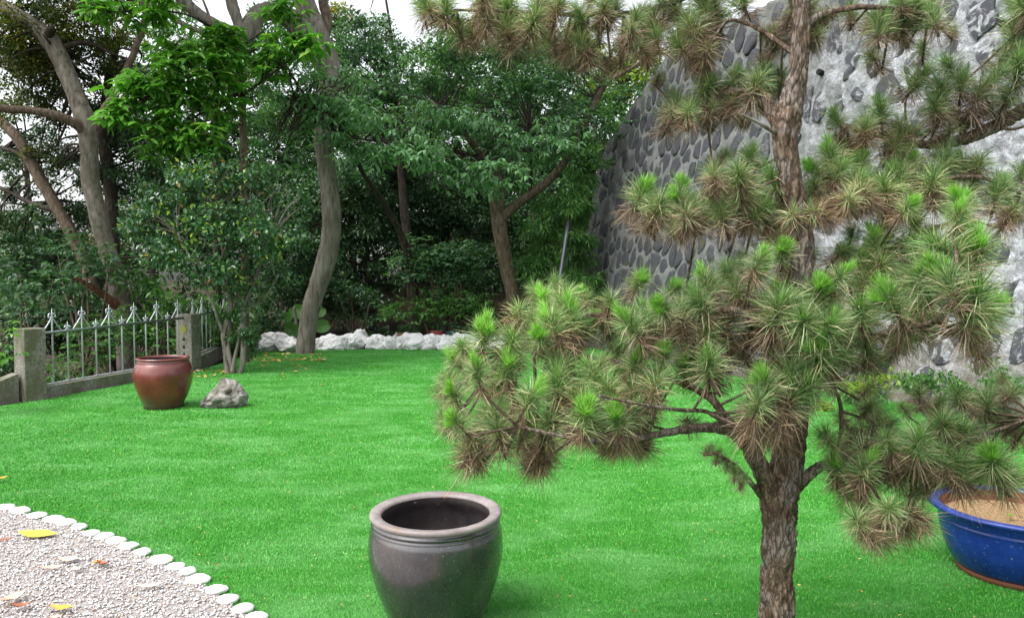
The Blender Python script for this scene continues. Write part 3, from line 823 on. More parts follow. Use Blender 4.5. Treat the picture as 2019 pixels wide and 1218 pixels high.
# soil
V = [(0,0,.306)]; f_ = []; rr = [(.1), (.2), (.28), (.35), (.366)]
for i, r_ in enumerate(rr):
    for k in range(40):
        a = k*math.pi/20; V.append((r_*math.cos(a), r_*math.sin(a), .300+.012*mn.noise(Vector((r_*9*math.cos(a), r_*9*math.sin(a), 2)))-.01*i/5))
for k in range(40): f_.append((0, 1+k, 1+(k+1) % 40))
for i in range(4):
    for k in range(40): f_.append((1+i*40+k, 1+(i+1)*40+k, 1+(i+1)*40+(k+1) % 40, 1+i*40+(k+1) % 40))
me = bpy.data.meshes.new('soil'); me.from_pydata(V, [], f_); me.update(); me.materials.append(M['potting_soil'])
o = bpy.data.objects.new('soil', me); C.objects.link(o); o.parent = bj

# ------------------------------------------------------------------ leaves
def norm(a): return a/np.maximum(np.linalg.norm(a, axis=-1, keepdims=True), 1e-9)
def leaf_arrays(c, ax, nr, L, W, shape='diamond'):
    """c base (N,3), ax direction, nr normal, L length, W width"""
    ax = norm(ax); sd_ = norm(np.cross(ax, nr)); up = np.cross(sd_, ax); n = len(c)
    L = L[:, None]; W = W[:, None]
    if shape == 'diamond':
        V = np.stack([c, c+ax*L*.45+sd_*W*.5+up*W*.12, c+ax*L-up*L*.10, c+ax*L*.45-sd_*W*.5+up*W*.12], 1)
        fc = np.array([(0,1,2),(0,2,3)])
    else:
        m1 = c+ax*L*.33+up*L*.02; m2 = c+ax*L*.68-up*L*.05; t = c+ax*L*.97-up*L*.18
        V = np.stack([c, m1+sd_*W*.5+up*W*.14, m1, m1-sd_*W*.5+up*W*.14, m2+sd_*W*.40+up*W*.10, m2, m2-sd_*W*.40+up*W*.10, t], 1)
        fc = np.array([(0,1,2),(0,2,3),(2,1,4),(2,4,5),(2,5,6),(2,6,3),(5,4,7),(5,7,6)])
    k = V.shape[1]
    return V.reshape(-1, 3), (fc[None]+np.arange(n)[:, None, None]*k).reshape(-1, 3)
COV = 3.0
def dens_k(d): return d if d < 5 else 1.0
def blob_leaves(blobs, size, dens, aspect=.45, shape='diamond', whorl=1, droop=.25, clump=.22, flat=1.0):
    """blobs: (px, py, depth, rx_px, ry_px, r_depth[, dens factor]) -> leaf arrays.
    leaves sit on clumps spread through the volume; `dens` = leaves per m3 of clump shell"""
    Vs = []; Fs = []; off = 0
    for b in blobs:
        px, py, d, rx, ry, rd = b[:6]; kf = b[6] if len(b) > 6 else 1.0
        c0 = np.array(P(px, py, d)); R3 = np.array([rx/F*d, rd, ry/F*d])
        vol = 4.19*R3.prod()
        K = max(5, int(vol/(clump**3*5.5)*kf**.5)); K = min(K, 900)
        dirs = norm(RNG.normal(0, 1, (K, 3))); rad = RNG.uniform(0.12, 1, K)**.5
        cc = c0+dirs*rad[:, None]*R3*(1+.18*RNG.normal(0, 1, (K, 1)))
        la = size*size*aspect*(.5 if shape == 'diamond' else .68)*.75; per = max(3, int((COV if dens > 5 else 1.0)*dens_k(dens)*3.1416*R3[0]*R3[2]/la/K*kf))
        cs = clump*RNG.uniform(.55, 1.35, K)
        n = K*per
        ci = np.repeat(np.arange(K), per)
        if whorl > 1:
            nw = max(1, n//whorl); ci = RNG.integers(0, K, nw)
            wc = cc[ci]+RNG.normal(0, 1, (nw, 3))*cs[ci][:, None]*np.array([1, 1, .45*flat])
            out = norm((wc-cc[ci])*np.array([1, 1, .4])+norm(wc-c0)*.12)
            a0 = RNG.uniform(0, 6.28, nw)
            wi = np.repeat(np.arange(nw), whorl); kk = np.tile(np.arange(whorl), nw)
            n = len(wi); an = a0[wi]+kk*6.283/whorl+RNG.normal(0, .25, n)
            ax = np.stack([np.cos(an), np.sin(an), RNG.normal(-droop, .25, n)], 1)+out[wi]*.6
            c = wc[wi]+norm(ax)*.01
            nr = norm(np.stack([RNG.normal(0, .25, n), RNG.normal(0, .25, n), np.ones(n)], 1))
        else:
            of = norm(RNG.normal(0, 1, (n, 3)))*(RNG.uniform(0, 1, n)**.45)[:, None]
            c = cc[ci]+of*cs[ci][:, None]*np.array([1.15, 1.15, .62*flat])
            ax = of+RNG.normal(0, .5, (n, 3))+np.array([0, 0, -droop])
            nr = norm(RNG.normal(0, .55, (n, 3))+of*.35+np.array([0, 0, .9]))
        L = size*RNG.uniform(.6, 1.3, n); W = L*aspect*RNG.uniform(.8, 1.2, n)
        v_, f__ = leaf_arrays(c, ax, nr, L, W, shape)
        Vs.append(v_); Fs.append(f__+off); off += len(v_)
    return np.concatenate(Vs), np.concatenate(Fs)
TRI = [0]
def crown(parent, m, blobs, size, dens, name='crown', **kw):
    v_, f_ = blob_leaves(blobs, size, dens, **kw)
    TRI[0] += len(f_)
    o = link(name, fast_mesh(name, v_, f_), parent, m)
    return o
def limb(parent, name, pts, m, seg=12, per=8, rough=.075, joined=None):
    """pts: (px, py, depth, width_px); returns spline points"""
    w3 = [(*P(a, b, d), r_/2/F*d*.86) for a, b, d, r_ in pts]
    q = spline(w3, per); PT = [Vector(x[:3]) for x in q]; RR = [max(.002, x[3]) for x in q]
    def dsp(p, r_, an, i): return r_*rough*(mn.noise(p*(1.2/max(r_, .03)))*1.1+mn.noise(p*(.35/max(r_, .03)))*1.3)
    mb = joined or MB(); mb.tube(PT, RR, seg, dsp)
    if joined is None: mb.build(name, m, parent, True)
    return PT
def tree(name, base, label, cat='tree', group=None):
    return empty(name, base, label, cat, group)
def twigs(parent, m, n, blob_list, root_fn, wpx=5, name='twigs'):
    """thin forked wood reaching from limb points into the crown volume; joined"""
    mb = MB()
    for k in range(n):
        b = random.choice(blob_list); d = b[2]+random.uniform(-.7, .7)*b[5]
        e = P(b[0]+random.uniform(-.8, .8)*b[3], b[1]+random.uniform(-.7, .8)*b[4], d)
        s = min(root_fn, key=lambda q: (q-e).length+random.uniform(0, .8))
        mid = (s+e)/2+Vector((random.uniform(-.15, .15), random.uniform(-.15, .15), random.uniform(.0, .25)))
        r0 = wpx/2/F*b[2]
        q = spline([(*s, r0), (*mid, r0*.6), (*e, r0*.2)], 4)
        mb.tube([Vector(x[:3]) for x in q], [max(.002, x[3]) for x in q], 6)
    o = mb.build(name, m, parent, True); o['kind'] = 'stuff'
    return o

def base_pt(px, py, d): return P(px, py, d)

# --- T1: big grey trunk with the arching limb
b0 = G(602, 696)
t1 = tree('broadleaf_tree', (b0.x, b0.y, 0), 'tall tree with thick smooth grey trunk rising from the lawn edge among white rocks')
D = b0.y
pt = limb(t1, 'trunk', [(601,712,D,50),(602,696,D,44),(606,650,D,41),(618,590,D,42),(642,520,D,43),(653,460,D,43),(652,400,D,42),(643,330,D,42),(636,250,D,43),(645,190,D,46),(655,150,D,46),(640,95,D,44),(612,35,D,46),(590,-30,D,44),(560,-150,D,34),(540,-330,D,20)], M['grey_bark'], 22, 8, .07)
limb(t1, 'branch', [(645,140,D,40),(610,80,D-.3,50),(572,38,D-.6,46),(530,22,D-.9,40),(500,38,D-1.2,38),(482,72,D-1.5,34),(474,86,D-1.5,22)], M['grey_bark'], 16)
l2 = limb(t1, 'branch', [(482,74,D-1.5,34),(445,60,D-1.7,30),(405,38,D-1.9,26),(365,5,D-2.1,28),(330,-40,D-2.3,24),(280,-120,D-2.5,14)], M['grey_bark'], 14)
l3 = limb(t1, 'branch', [(480,72,D-1.5,22),(468,40,D-1.5,24),(455,0,D-1.4,26),(440,-70,D-1.3,16)], M['grey_bark'], 12)
l4 = limb(t1, 'branch', [(440,62,D-1.7,13),(395,62,D-1.8,12),(350,42,D-1.9,11),(300,12,D-2,9),(240,-10,D-2,6)], M['grey_bark'], 10)
l5 = limb(t1, 'branch', [(600,215,D,18),(580,214,D-.3,16),(556,204,D-.5,13),(530,188,D-.7,9)], M['brown_bark'], 10)
limb(t1, 'branch', [(585,640,D,9),(582,618,D-.05,7),(580,605,D-.1,6)], M['grey_bark'], 8)
limb(t1, 'branch', [(630,100,D,30),(645,40,D+.2,24),(640,-20,D+.4,20),(700,-200,D+.8,8)], M['brown_bark'], 12)
limb(t1, 'branch', [(500,20,D-1.2,16),(508,60,D-1.3,12),(490,85,D-1.4,7)], M['pale_bark'], 8)
bl = [(430,-180,D-1.8,190,90,1.6,.35),(620,-230,D,220,110,2.0,.5),(820,-210,D+.5,170,80,2.0,.5),(270,-120,D-2.2,130,60,1.4,.3),(150,-420,12.5,330,120,2.0,.9),(700,-430,14.5,380,120,2.5,.9),(-350,-120,12,200,160,2.2,.9)]  # unseen crown off frame; last blobs added to shade the back lawn
crown(t1, M['l_mid'], bl, .13, 170, aspect=.42, clump=.3)

# --- T4: bright broad-leaf tree; its largest leaves are separate objects
D4 = 12.6
t4 = tree('broadleaf_tree', P(482, 700, 14.2), 'slim dark-stemmed tree with large glossy bright green leaves, left of the grey trunk')
stem = limb(t4, 'trunk', [(486,740,14.2,15),(484,600,14.2,16),(482,450,14.1,17),(481,300,14,17),(478,220,13.9,16),(472,140,13.8,12),(455,95,13.7,9),(425,60,13.6,7),(400,0,13.5,5)], M['brown_bark'], 12)
brs = []
for pts in ([(474,140,13.8,10),(420,150,13.2,8),(350,170,12.7,6),(270,200,12.5,4)], [(476,180,13.8,9),(420,210,13.2,7),(370,240,12.8,4)], [(470,100,13.7,9),(400,90,13.1,7),(330,110,12.7,4),(260,150,12.4,3)],
            [(430,60,13.6,7),(370,30,13.0,5),(290,20,12.6,3),(220,25,12.4,3)], [(476,190,13.8,8),(530,150,13.5,6),(600,95,13.2,3)], [(478,240,13.9,8),(440,270,13.3,5),(400,290,12.9,3)]):
    brs += limb(t4, 'branch', pts, M['dark_bark'], 8)
b4 = [(300,190,D4,85,60,.6),(340,290,D4+.1,60,30,.5),(450,120,D4+.5,40,45,.5),(380,150,D4+.2,75,55,.7),(440,200,D4+.6,50,80,.6),(330,245,D4,55,45,.5),(400,275,D4+.2,55,35,.5),(350,110,D4,70,40,.5),(260,170,D4-.1,40,35,.4),(235,225,D4-.2,32,24,.3),(430,70,D4+.6,55,28,.5)]
b4b = [(230,20,D4,60,28,.5),(310,12,D4,45,35,.5),(590,85,13.3,70,38,.5),(530,120,13.6,40,40,.5),(560,20,13.6,50,25,.4)]
leafm = []
for k in range(6):
    L_ = .19+.02*k; v_, f_ = leaf_arrays(np.zeros((1, 3)), np.array([[1., 0, 0]]), np.array([[0, 0, 1.]]), np.array([L_]), np.array([L_*(.30+.02*(k % 3))]), 'lance')
    me = fast_mesh('leaf', v_, f_); me.materials.append(M['l_bright']); leafm.append(me)
rnd = random.Random(11); cnt = 0; Vs = []; Fs = []; off = 0
whs = []
for bi, b in enumerate(b4+b4b):
    c0 = P(b[0], b[1], b[2]); R3 = Vector((b[3]/F*b[2], b[5], b[4]/F*b[2]))
    for k in range(int(14+b[3]*b[4]/130)):
        d = Vector((rnd.gauss(0, 1), rnd.gauss(0, 1), rnd.gauss(0, 1))).normalized()*rnd.uniform(.3, 1.05)
        whs.append((c0+Vector((d.x*R3.x, d.y*R3.y, d.z*R3.z)), d, bi < len(b4)))
whs.sort(key=lambda t: t[0].y)
for (wc, d, hero) in whs:
    a0 = rnd.uniform(0, 6.28); nl = rnd.randint(6, 9)
    for j in range(nl):
        an = a0+j*2.4; ax = Vector((math.cos(an), math.sin(an), rnd.uniform(-.75, .15)))+Vector((d.x*.5, d.y*.5-.3, 0))
        ax.normalize()
        if cnt < 290 and hero:
            sd_ = ax.cross(Vector((rnd.gauss(0, .3), rnd.gauss(0, .3), 1))).normalized(); up = sd_.cross(ax)
            mtx = Matrix((ax, -sd_, up)).transposed().to_4x4()
            o = bpy.data.objects.new('leaf', leafm[rnd.randrange(6)]); C.objects.link(o); o.parent = t4
            mtx.translation = wc-Vector(t4.location)+ax*.02; o.matrix_local = mtx; cnt += 1
        else:
            L_ = rnd.uniform(.17, .30)
            v_, f_ = leaf_arrays(np.array([wc]), np.array([ax]), np.array([[rnd.gauss(0, .3), rnd.gauss(0, .3), 1.]]), np.array([L_]), np.array([L_*.32]), 'lance')
            Vs.append(v_); Fs.append(f_+off); off += len(v_)
link('crown', fast_mesh('crown', np.concatenate(Vs), np.concatenate(Fs)), t4, M['l_bright'])
twigs(t4, M['dark_bark'], 70, b4+b4b, brs, 4)

# --- T2: pale leaning tree, upper left
t2 = tree('broadleaf_tree', P(245, 720, 15), 'pale curving tree beyond the fence at left, forking at mid height')
D2 = 15.0
a = limb(t2, 'trunk', [(255,760,D2,46),(246,640,D2,44),(232,560,D2,40),(208,480,D2,38),(190,410,D2,38),(178,350,D2,38),(176,300,D2,38),(172,250,D2,44),(150,190,D2,38),(125,130,D2,38),(98,80,D2,42),(55,45,D2,36),(0,10,D2,32),(-80,-40,D2,26)], M['pale_bark'], 18)
limb(t2, 'branch', [(178,268,D2,30),(150,245,D2-.2,24),(110,228,D2-.4,20),(60,218,D2-.5,18),(0,214,D2-.6,18),(-80,200,D2-.7,14)], M['brown_bark'], 12)
a2 = limb(t2, 'branch', [(178,275,D2,30),(200,230,D2+.1,24),(230,180,D2+.2,18),(262,110,D2+.3,15),(285,40,D2+.4,14),(300,-40,D2+.5,10)], M['brown_bark'], 12)
limb(t2, 'branch', [(92,85,D2,24),(100,60,D2-.2,20),(107,55,D2-.2,12)], M['dark_bark'], 8)
limb(t2, 'branch', [(118,95,D2,14),(170,85,D2+.2,11),(230,110,D2+.4,7)], M['dark_bark'], 8)
limb(t2, 'branch', [(240,610,D2,26),(215,590,D2-.3,20),(180,565,D2-.6,12),(145,546,D2-.8,7)], M['red_bark'], 10)
b2 = [(100,210,17,100,40,1.0,.6),(60,120,17,80,60,1.0,.8),(200,200,17.5,50,70,1.0,.8),(110,330,17.5,50,50,.8,.5),(60,70,15.5,90,80,1.4,.85),(170,60,16,90,70,1.3,.85),(90,160,16,80,50,1.2,.55),(230,130,16.5,55,60,1.0,.6),(20,130,15.5,50,50,1,.6),(140,-60,15.5,220,80,1.8)]
crown(t2, M['l_olive'], b2, .075, 520, aspect=.5, clump=.24)
crown(t2, M['l_yellow'], [(40,60,15.2,70,60,1.0,.4),(170,50,15.6,80,45,1.0,.35),(110,95,15.4,60,40,.9,.4)], .075, 420, name='yellowing_leaves', clump=.2)
twigs(t2, M['dark_bark'], 90, b2, a+a2, 6)
# second dark trunk just behind it
t2b = tree('broadleaf_tree', P(215, 700, 16.8), 'dark upright trunk close behind the pale forked tree at left')
a = limb(t2b, 'trunk', [(225,760,16.8,34),(222,500,16.8,30),(218,370,16.8,28),(208,300,16.8,28),(208,240,16.8,26),(215,150,16.8,18),(240,60,16.8,12)], M['dark_bark'], 12)
b_ = [(250,250,17.2,60,50,1.0,.8),(200,330,17.4,45,60,1.0,.8),(260,360,17,50,50,1.0),(300,290,17.5,60,60,1.2)]
crown(t2b, M['l_dark'], b_, .085, 480, clump=.24); twigs(t2b, M['dark_bark'], 30, b_, a, 5)

# --- T3: thinner leaning tree at the left edge
t3 = tree('broadleaf_tree', P(170, 700, 17), 'thin brown leaning trunk crossing behind the fence at the far left')
a = limb(t3, 'trunk', [(215,700,17,34),(175,540,17,30),(140,460,17,27),(110,405,17,27),(75,345,17,26),(40,280,17,24),(0,238,17,22),(-60,190,17,18)], M['brown_bark'], 14)
a += limb(t3, 'branch', [(60,320,17,12),(30,300,17.2,10),(-10,290,17.4,8)], M['dark_bark'], 8)
a += limb(t3, 'branch', [(120,420,17,14),(60,400,17.4,11),(0,370,17.6,9)], M['dark_bark'], 8)
b3 = [(20,310,18,50,35,1.0,.6),(60,270,18,60,30,1.0,.6),(20,440,17.5,60,50,1.0),(90,470,17.5,60,50,1.1),(150,350,18,35,60,.8,.6),(40,370,18,45,30,.8,.45),(115,300,18.5,35,40,.8,.5),(160,420,18,50,40,1,.8)]
crown(t3, M['l_dark'], b3, .085, 460, clump=.22); twigs(t3, M['dark_bark'], 50, b3, a, 5)

# --- shrubs beyond the fence, left
def shrub(px, py, d, blobs, m, size, dens, label, stems=5, cat='shrub', group='shrubs beyond the fence', **kw):
    g_ = P(px, py, d); t = tree('shrub', (g_.x, g_.y, ground_h(g_.x, g_.y)), label, cat, group)
    root = Vector(t.location); mb = MB()
    for k in range(stems):
        b = blobs[k % len(blobs)]; e = P(b[0]+random.uniform(-.5, .5)*b[3], b[1]+random.uniform(-.3, .3)*b[4], b[2])
        s = root+Vector((random.uniform(-.1, .1), random.uniform(-.1, .1), -.05))
        mid = (s*.45+e*.55)+Vector((random.uniform(-.15, .15), 0, random.uniform(0, .2)))
        q = spline([(*s, .035), (*mid, .022), (*e, .006)], 5)
        mb.tube([Vector(x[:3]) for x in q], [x[3] for x in q], 7)
    mb.build('stems', M['brown_bark'], t, True)
    crown(t, m, blobs, size, dens, **kw)
    return t
shrub(60, 700, 13.2, [(60,590,13.2,75,45,.8),(20,545,13.6,50,45,.8),(110,560,13.2,45,35,.6)], M['l_cool'], .15, 1.5, 'feathery green shrub behind the nearest fence panel, left', whorl=5, clump=.2)
shrub(150, 720, 12.6, [(170,680,12.7,70,50,.5),(230,650,13,50,40,.6),(120,720,12.2,45,45,.4)], M['l_mid'], .12, 1.6, 'green bush seen through the fence bars behind the red jar', whorl=5, clump=.17)
shrub(300, 730, 13.6, [(300,680,13.6,50,55,.5),(280,640,14,50,45,.6),(335,700,13.4,25,40,.4)], M['l_mid'], .12, 1.5, 'leafy bush against the middle fence post', whorl=5, clump=.17)
shrub(180, 640, 14, [(170,500,14.3,60,40,.7),(130,480,14.6,40,40,.7),(215,520,14.2,40,40,.6)], M['l_cool'], .14, 1.4, 'grey-green foliage around the foot of the pale forked tree', whorl=5, clump=.18)
shrub(330, 640, 14.4, [(320,590,14.4,50,35,.7),(390,600,14.4,50,30,.7),(270,560,14.8,40,45,.7)], M['l_mid'], .13, 1.4, 'bright bush rising above the fence beside the middle post', clump=.2)
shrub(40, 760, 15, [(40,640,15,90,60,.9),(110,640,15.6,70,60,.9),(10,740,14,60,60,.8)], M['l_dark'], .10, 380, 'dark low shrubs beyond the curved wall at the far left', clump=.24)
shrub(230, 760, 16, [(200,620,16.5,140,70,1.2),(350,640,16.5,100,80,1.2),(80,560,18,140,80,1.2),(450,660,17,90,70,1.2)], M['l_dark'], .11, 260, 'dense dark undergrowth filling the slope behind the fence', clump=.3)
shrub(420, 700, 15.4, [(420,650,15.2,50,45,.7),(470,640,15.6,50,50,.7)], M['l_mid'], .09, 380, 'dim green shrub behind the farther fence panel', clump=.2)
# little bright plant before the first post
g = P(6, 690, 8.9)
lp = tree('leafy_plant', (g.x, g.y, 0), 'bright green leafy sprig hanging in front of the curved wall at the left edge', 'plant')
limb(lp, 'stem', [(-30,900,8.8,6),(-25,760,8.9,5),(-5,700,8.9,4),(15,670,8.9,3)], M['brown_bark'], 6)
crown(lp, M['l_bright'], [(0,690,8.9,30,35,.25),(10,655,8.9,18,14,.2,.8)], .09, 1500, shape='lance', whorl=5, clump=.1)

# --- T5: small multi-stemmed tree by the middle post
D5 = 12.6
g5 = G(462, 733)
t5 = tree('small_tree', (g5.x, g5.y, 0), 'small multi-stemmed tree with glossy leaves growing at the lawn edge beside the fence', 'tree')
st = []
for pts in ([(452,742,D5,15),(447,720,D5,12),(444,690,D5,11),(441,660,D5,12),(447,635,D5,11),(455,610,D5,10),(450,570,D5,8),(440,500,D5,6),(420,420,D5,4)],
            [(462,740,D5+.05,17),(455,715,D5,13),(450,690,D5,11),(452,660,D5+.1,11),(458,620,D5+.1,9),(480,540,D5+.1,7),(500,450,D5+.1,5)],
            [(472,740,D5,14),(478,720,D5,13),(480,690,D5,14),(480,655,D5,14),(478,620,D5,11),(500,560,D5,8),(530,470,D5,5)],
            [(458,736,D5-.05,12),(463,705,D5-.05,9),(470,675,D5-.05,7),(472,645,D5-.1,6)],
            [(440,655,D5,9),(430,630,D5-.1,7),(420,600,D5-.2,6),(390,540,D5-.2,5),(350,460,D5-.2,4)],
            [(478,622,D5,8),(520,590,D5,5),(550,540,D5,4)]):
    st += limb(t5, 'stem', pts, M['grey_bark'], 9, 5)
b5 = [(330,420,D5,80,70,.9),(420,400,D5,90,80,.9),(380,500,D5,90,60,.9),(480,440,D5,80,80,.9),(540,470,D5,50,80,.8),(470,540,D5,90,50,.8),(400,350,D5+.2,90,45,.8),(290,440,D5,40,40,.6,.7),(480,590,D5,50,30,.4,.8),(500,360,D5+.3,70,50,.7),(565,400,D5+.4,40,60,.6)]
crown(t5, M['l_shrub'], b5, .08, 1.7, aspect=.55, clump=.21)
crown(t5, M['l_shrub'], [(470,640,D5,28,40,.25),(495,660,D5+.1,20,35,.25,.7)], .055, 900, name='low_foliage', aspect=.55, clump=.1)
crown(t5, M['l_lime'], [(400,430,D5-.7,130,90,.5,.009),(500,510,D5-.6,80,70,.4,.014),(360,340,D5-.5,70,30,.3,.04)], .085, 500, name='pale_new_leaves', aspect=.5, clump=.1)
twigs(t5, M['grey_bark'], 120, b5, st, 3)

# --- T7: layered tree in the middle
D7 = 17.6
t7 = tree('layered_tree', P(1018, 650, D7), 'dark-trunked tree at back centre with drooping layered foliage and a long right-hand limb', 'tree')
a = limb(t7, 'trunk', [(1022,690,D7,40),(1018,620,D7,36),(1008,560,D7,34),(996,510,D7,34),(985,450,D7,34),(980,400,D7,34),(985,370,D7,28),(960,320,D7-.3,20),(920,270,D7-.8,14),(850,200,D7-1.2,8)], M['brown_bark'], 16)
a += limb(t7, 'branch', [(990,430,D7,26),(1012,408,D7,22),(1055,378,D7,20),(1100,338,D7,19),(1135,280,D7,18),(1165,220,D7,18),(1195,165,D7,13),(1240,138,D7,9),(1285,110,D7,7),(1330,105,D7,4)], M['brown_bark'], 12)
a += limb(t7, 'branch', [(1165,215,D7,13),(1185,160,D7,10),(1205,110,D7,8)], M['dark_bark'], 8)
a += limb(t7, 'branch', [(1045,380,D7,9),(1048,320,D7-.2,8),(1045,250,D7-.3,6)], M['dark_bark'], 8)
a += limb(t7, 'branch', [(955,315,D7-.4,12),(860,290,D7-1.4,9),(760,280,D7-2.2,6),(680,270,D7-2.8,4)], M['dark_bark'], 8)
a += limb(t7, 'branch', [(960,320,D7-.4,10),(900,310,D7-1,8),(820,330,D7-1.6,5)], M['dark_bark'], 8)
b7 = [(950,330,16.2,110,28,1.0),(850,310,15.8,110,28,1.0),(760,275,15.2,90,30,.9),(1040,290,16.6,90,32,1.0),(930,240,16.4,120,28,1.0),(820,230,16,90,28,.9),(1100,250,17,50,25,.8),(960,365,16,60,14,.7,.8),(900,175,17,120,35,1.1,.8),(1030,190,17.4,110,40,1.1,.8),
      (950,100,17.8,130,50,1.2,.7),(1080,120,18,100,50,1.2,.7)]
crown(t7, M['l_maple'], b7[:8], .19, 330, aspect=.30, shape='lance', whorl=5, droop=.45, clump=.30, flat=.5)
crown(t7, M['l_cool'], b7[8:]+[(1190,250,17.3,45,45,.8,.6),(1130,300,17,40,40,.7,.5),(1230,190,17.6,50,30,.8,.6)], .15, 300, name='upper_crown', aspect=.34, whorl=5, droop=.3, clump=.30, flat=.6)
twigs(t7, M['dark_bark'], 90, b7, a, 4)
# foliage of the same kind in front of the grey trunk: young tree
t9 = tree('layered_tree', P(730, 690, 16.9), 'slender tree with feathery light green sprays crossing in front of the grey trunk', 'tree')
a = limb(t9, 'trunk', [(830,680,18.5,24),(815,590,18.5,22),(808,520,18.5,20),(790,460,18.2,16),(755,400,17.6,13),(715,340,16.8,11),(690,290,15.8,9),(640,240,14.8,6),(580,200,14.4,4)], M['dark_bark'], 10)
b9 = [(640,180,14.6,70,35,.6),(560,160,14.4,50,40,.5),(700,220,14.8,70,35,.6),(620,270,14.6,60,22,.5,.8),(540,260,14.6,45,45,.5),(710,300,15,60,20,.5),(590,120,14.6,60,30,.5),(680,150,15,50,30,.6,.7),(540,320,14.8,40,30,.5,.7)]
crown(t9, M['l_maple'], b9, .165, 330, aspect=.30, shape='lance', whorl=5, droop=.35, clump=.24, flat=.6)
twigs(t9, M['dark_bark'], 60, b9, a, 4)

# --- back woods: separate trees
def back_tree(px, d, tr, blobs, m, size, dens, label, bark='dark_bark', **kw):
    g_ = P(px, 640, d); gz = ground_h(g_.x, g_.y); t = tree('broadleaf_tree', (g_.x, g_.y, gz), label, 'tree', 'trees in the wood behind the lawn')
    a_ = limb(t, 'trunk', tr, M[bark], 10)
    crown(t, m, blobs, size, dens, **kw); twigs(t, M['dark_bark'], 26, blobs, a_, 5)
back_tree(815, 20, [(830,700,20,30),(812,560,20,26),(800,440,20,22),(790,330,20,16),(780,200,20,10)], [(730,130,20,85,60,1.5),(760,200,20,80,50,1.5),(690,90,20,60,45,1.3),(800,280,20.5,90,50,1.4),(700,330,20.5,80,60,1.4)], M['l_cool'], .12, 240, 'dark cool-green tree just right of the grey trunk', clump=.32)
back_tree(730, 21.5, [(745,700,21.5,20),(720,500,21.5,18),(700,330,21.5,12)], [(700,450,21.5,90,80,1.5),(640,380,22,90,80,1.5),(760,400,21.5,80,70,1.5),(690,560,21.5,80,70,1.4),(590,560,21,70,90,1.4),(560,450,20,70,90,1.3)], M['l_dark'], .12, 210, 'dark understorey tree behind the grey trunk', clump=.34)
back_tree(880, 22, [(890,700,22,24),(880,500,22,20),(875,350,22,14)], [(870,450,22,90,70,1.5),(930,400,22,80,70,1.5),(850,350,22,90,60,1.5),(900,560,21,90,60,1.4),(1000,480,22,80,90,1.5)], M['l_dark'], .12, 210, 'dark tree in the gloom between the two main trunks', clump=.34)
back_tree(1080, 23, [(1090,700,23,26),(1085,450,23,22),(1090,300,23,14),(1100,150,23,9)], [(1080,400,22,90,90,1.6),(1120,300,22,80,70,1.5),(1100,180,22.5,90,80,1.6),(1000,250,22.5,90,90,1.6),(1040,90,23,90,60,1.5)], M['l_cool'], .12, 210, 'cool-green tree behind the right-hand limb near the stone wall', clump=.34)
back_tree(930, 25, [(940,700,25,26),(935,400,25,22),(930,200,25,12)], [(900,230,25,120,70,1.8),(850,160,25,60,60,1.6),(960,140,25.5,110,80,1.8),(800,330,25,100,70,1.7),(980,340,25,110,80,1.7),(890,90,25,60,60,1.4,.7)], M['l_mid'], .14, 150, 'tall mid-green tree deep in the wood at centre', clump=.4)
back_tree(640, 26, [(650,700,26,26),(645,400,26,20),(640,100,26,10)], [(600,250,26,110,90,2),(670,180,26,90,80,1.8),(540,350,26,100,100,1.8),(440,280,25,100,80,1.8),(740,260,26,90,80,1.8),(460,400,24,110,90,1.8)], M['l_dark'], .15, 120, 'broad dark tree far behind the grey trunk', clump=.42)
back_tree(690, 27, [(700,700,27,20),(690,300,27,16),(672,60,27,8)], [(668,32,27,36,26,.8),(640,60,27,30,22,.7,.8)], M['l_yellow'], .13, 260, 'tree with yellow leaves showing against the sky right of the grey trunk', clump=.25)
back_tree(780, 27, [(800,700,27,14),(790,250,27,10),(770,60,27,6),(750,-60,27,4)], [(735,60,27,30,50,.8,.35),(800,190,27,50,50,1,.8),(770,100,27,40,40,.8,.3)], M['l_cool'], .12, 200, 'sparse twiggy tree against the bright sky gap', clump=.3)
back_tree(850, 28, [(850,700,28,14),(852,300,28,11),(855,170,28,8)], [(770,255,26,28,18,.6),(855,170,27,22,18,.6),(470,165,25,26,24,.6),(690,265,26,24,20,.6),(840,240,26,26,16,.5),(1060,170,26,24,16,.5)], M['l_lime'], .15, 190, 'distant yellow-green foliage glimpsed between the dark trees at centre', clump=.3)  # sunlit patches: the sunlight is put into the lime leaf colour
back_tree(1230, 25, [(1235,650,25,16),(1230,300,25,14),(1225,150,25,10)], [(1225,155,25,75,40,1.2),(1180,190,25,50,30,1.1),(1270,130,25,50,35,1.1),(1160,110,25,50,50,1.1)], M['l_lime'], .15, 190, 'sunlit yellow-green tree behind the top of the stone wall', clump=.32)
back_tree(1185, 21, [(1190,650,21,16),(1188,450,21,12),(1185,300,21,7)], [(1190,300,21,55,70,.9),(1160,420,21,60,80,.9),(1200,220,21.5,45,50,.9),(1130,520,20.5,60,70,.9),(1170,590,20,60,50,.8)], M['l_mid'], .12, 300, 'narrow green tree squeezed against the back end of the stone wall', clump=.3)
back_tree(1120, 30, [(1120,600,30,20),(1120,300,30,14)], [(1130,320,30,160,120,2.5),(900,420,30,200,140,2.5),(650,420,30,200,140,2.5),(450,480,28,200,140,2.5),(960,560,29,250,80,2)], M['l_dark'], .24, 40, 'deep shaded mass of trees at the very back', clump=.6)
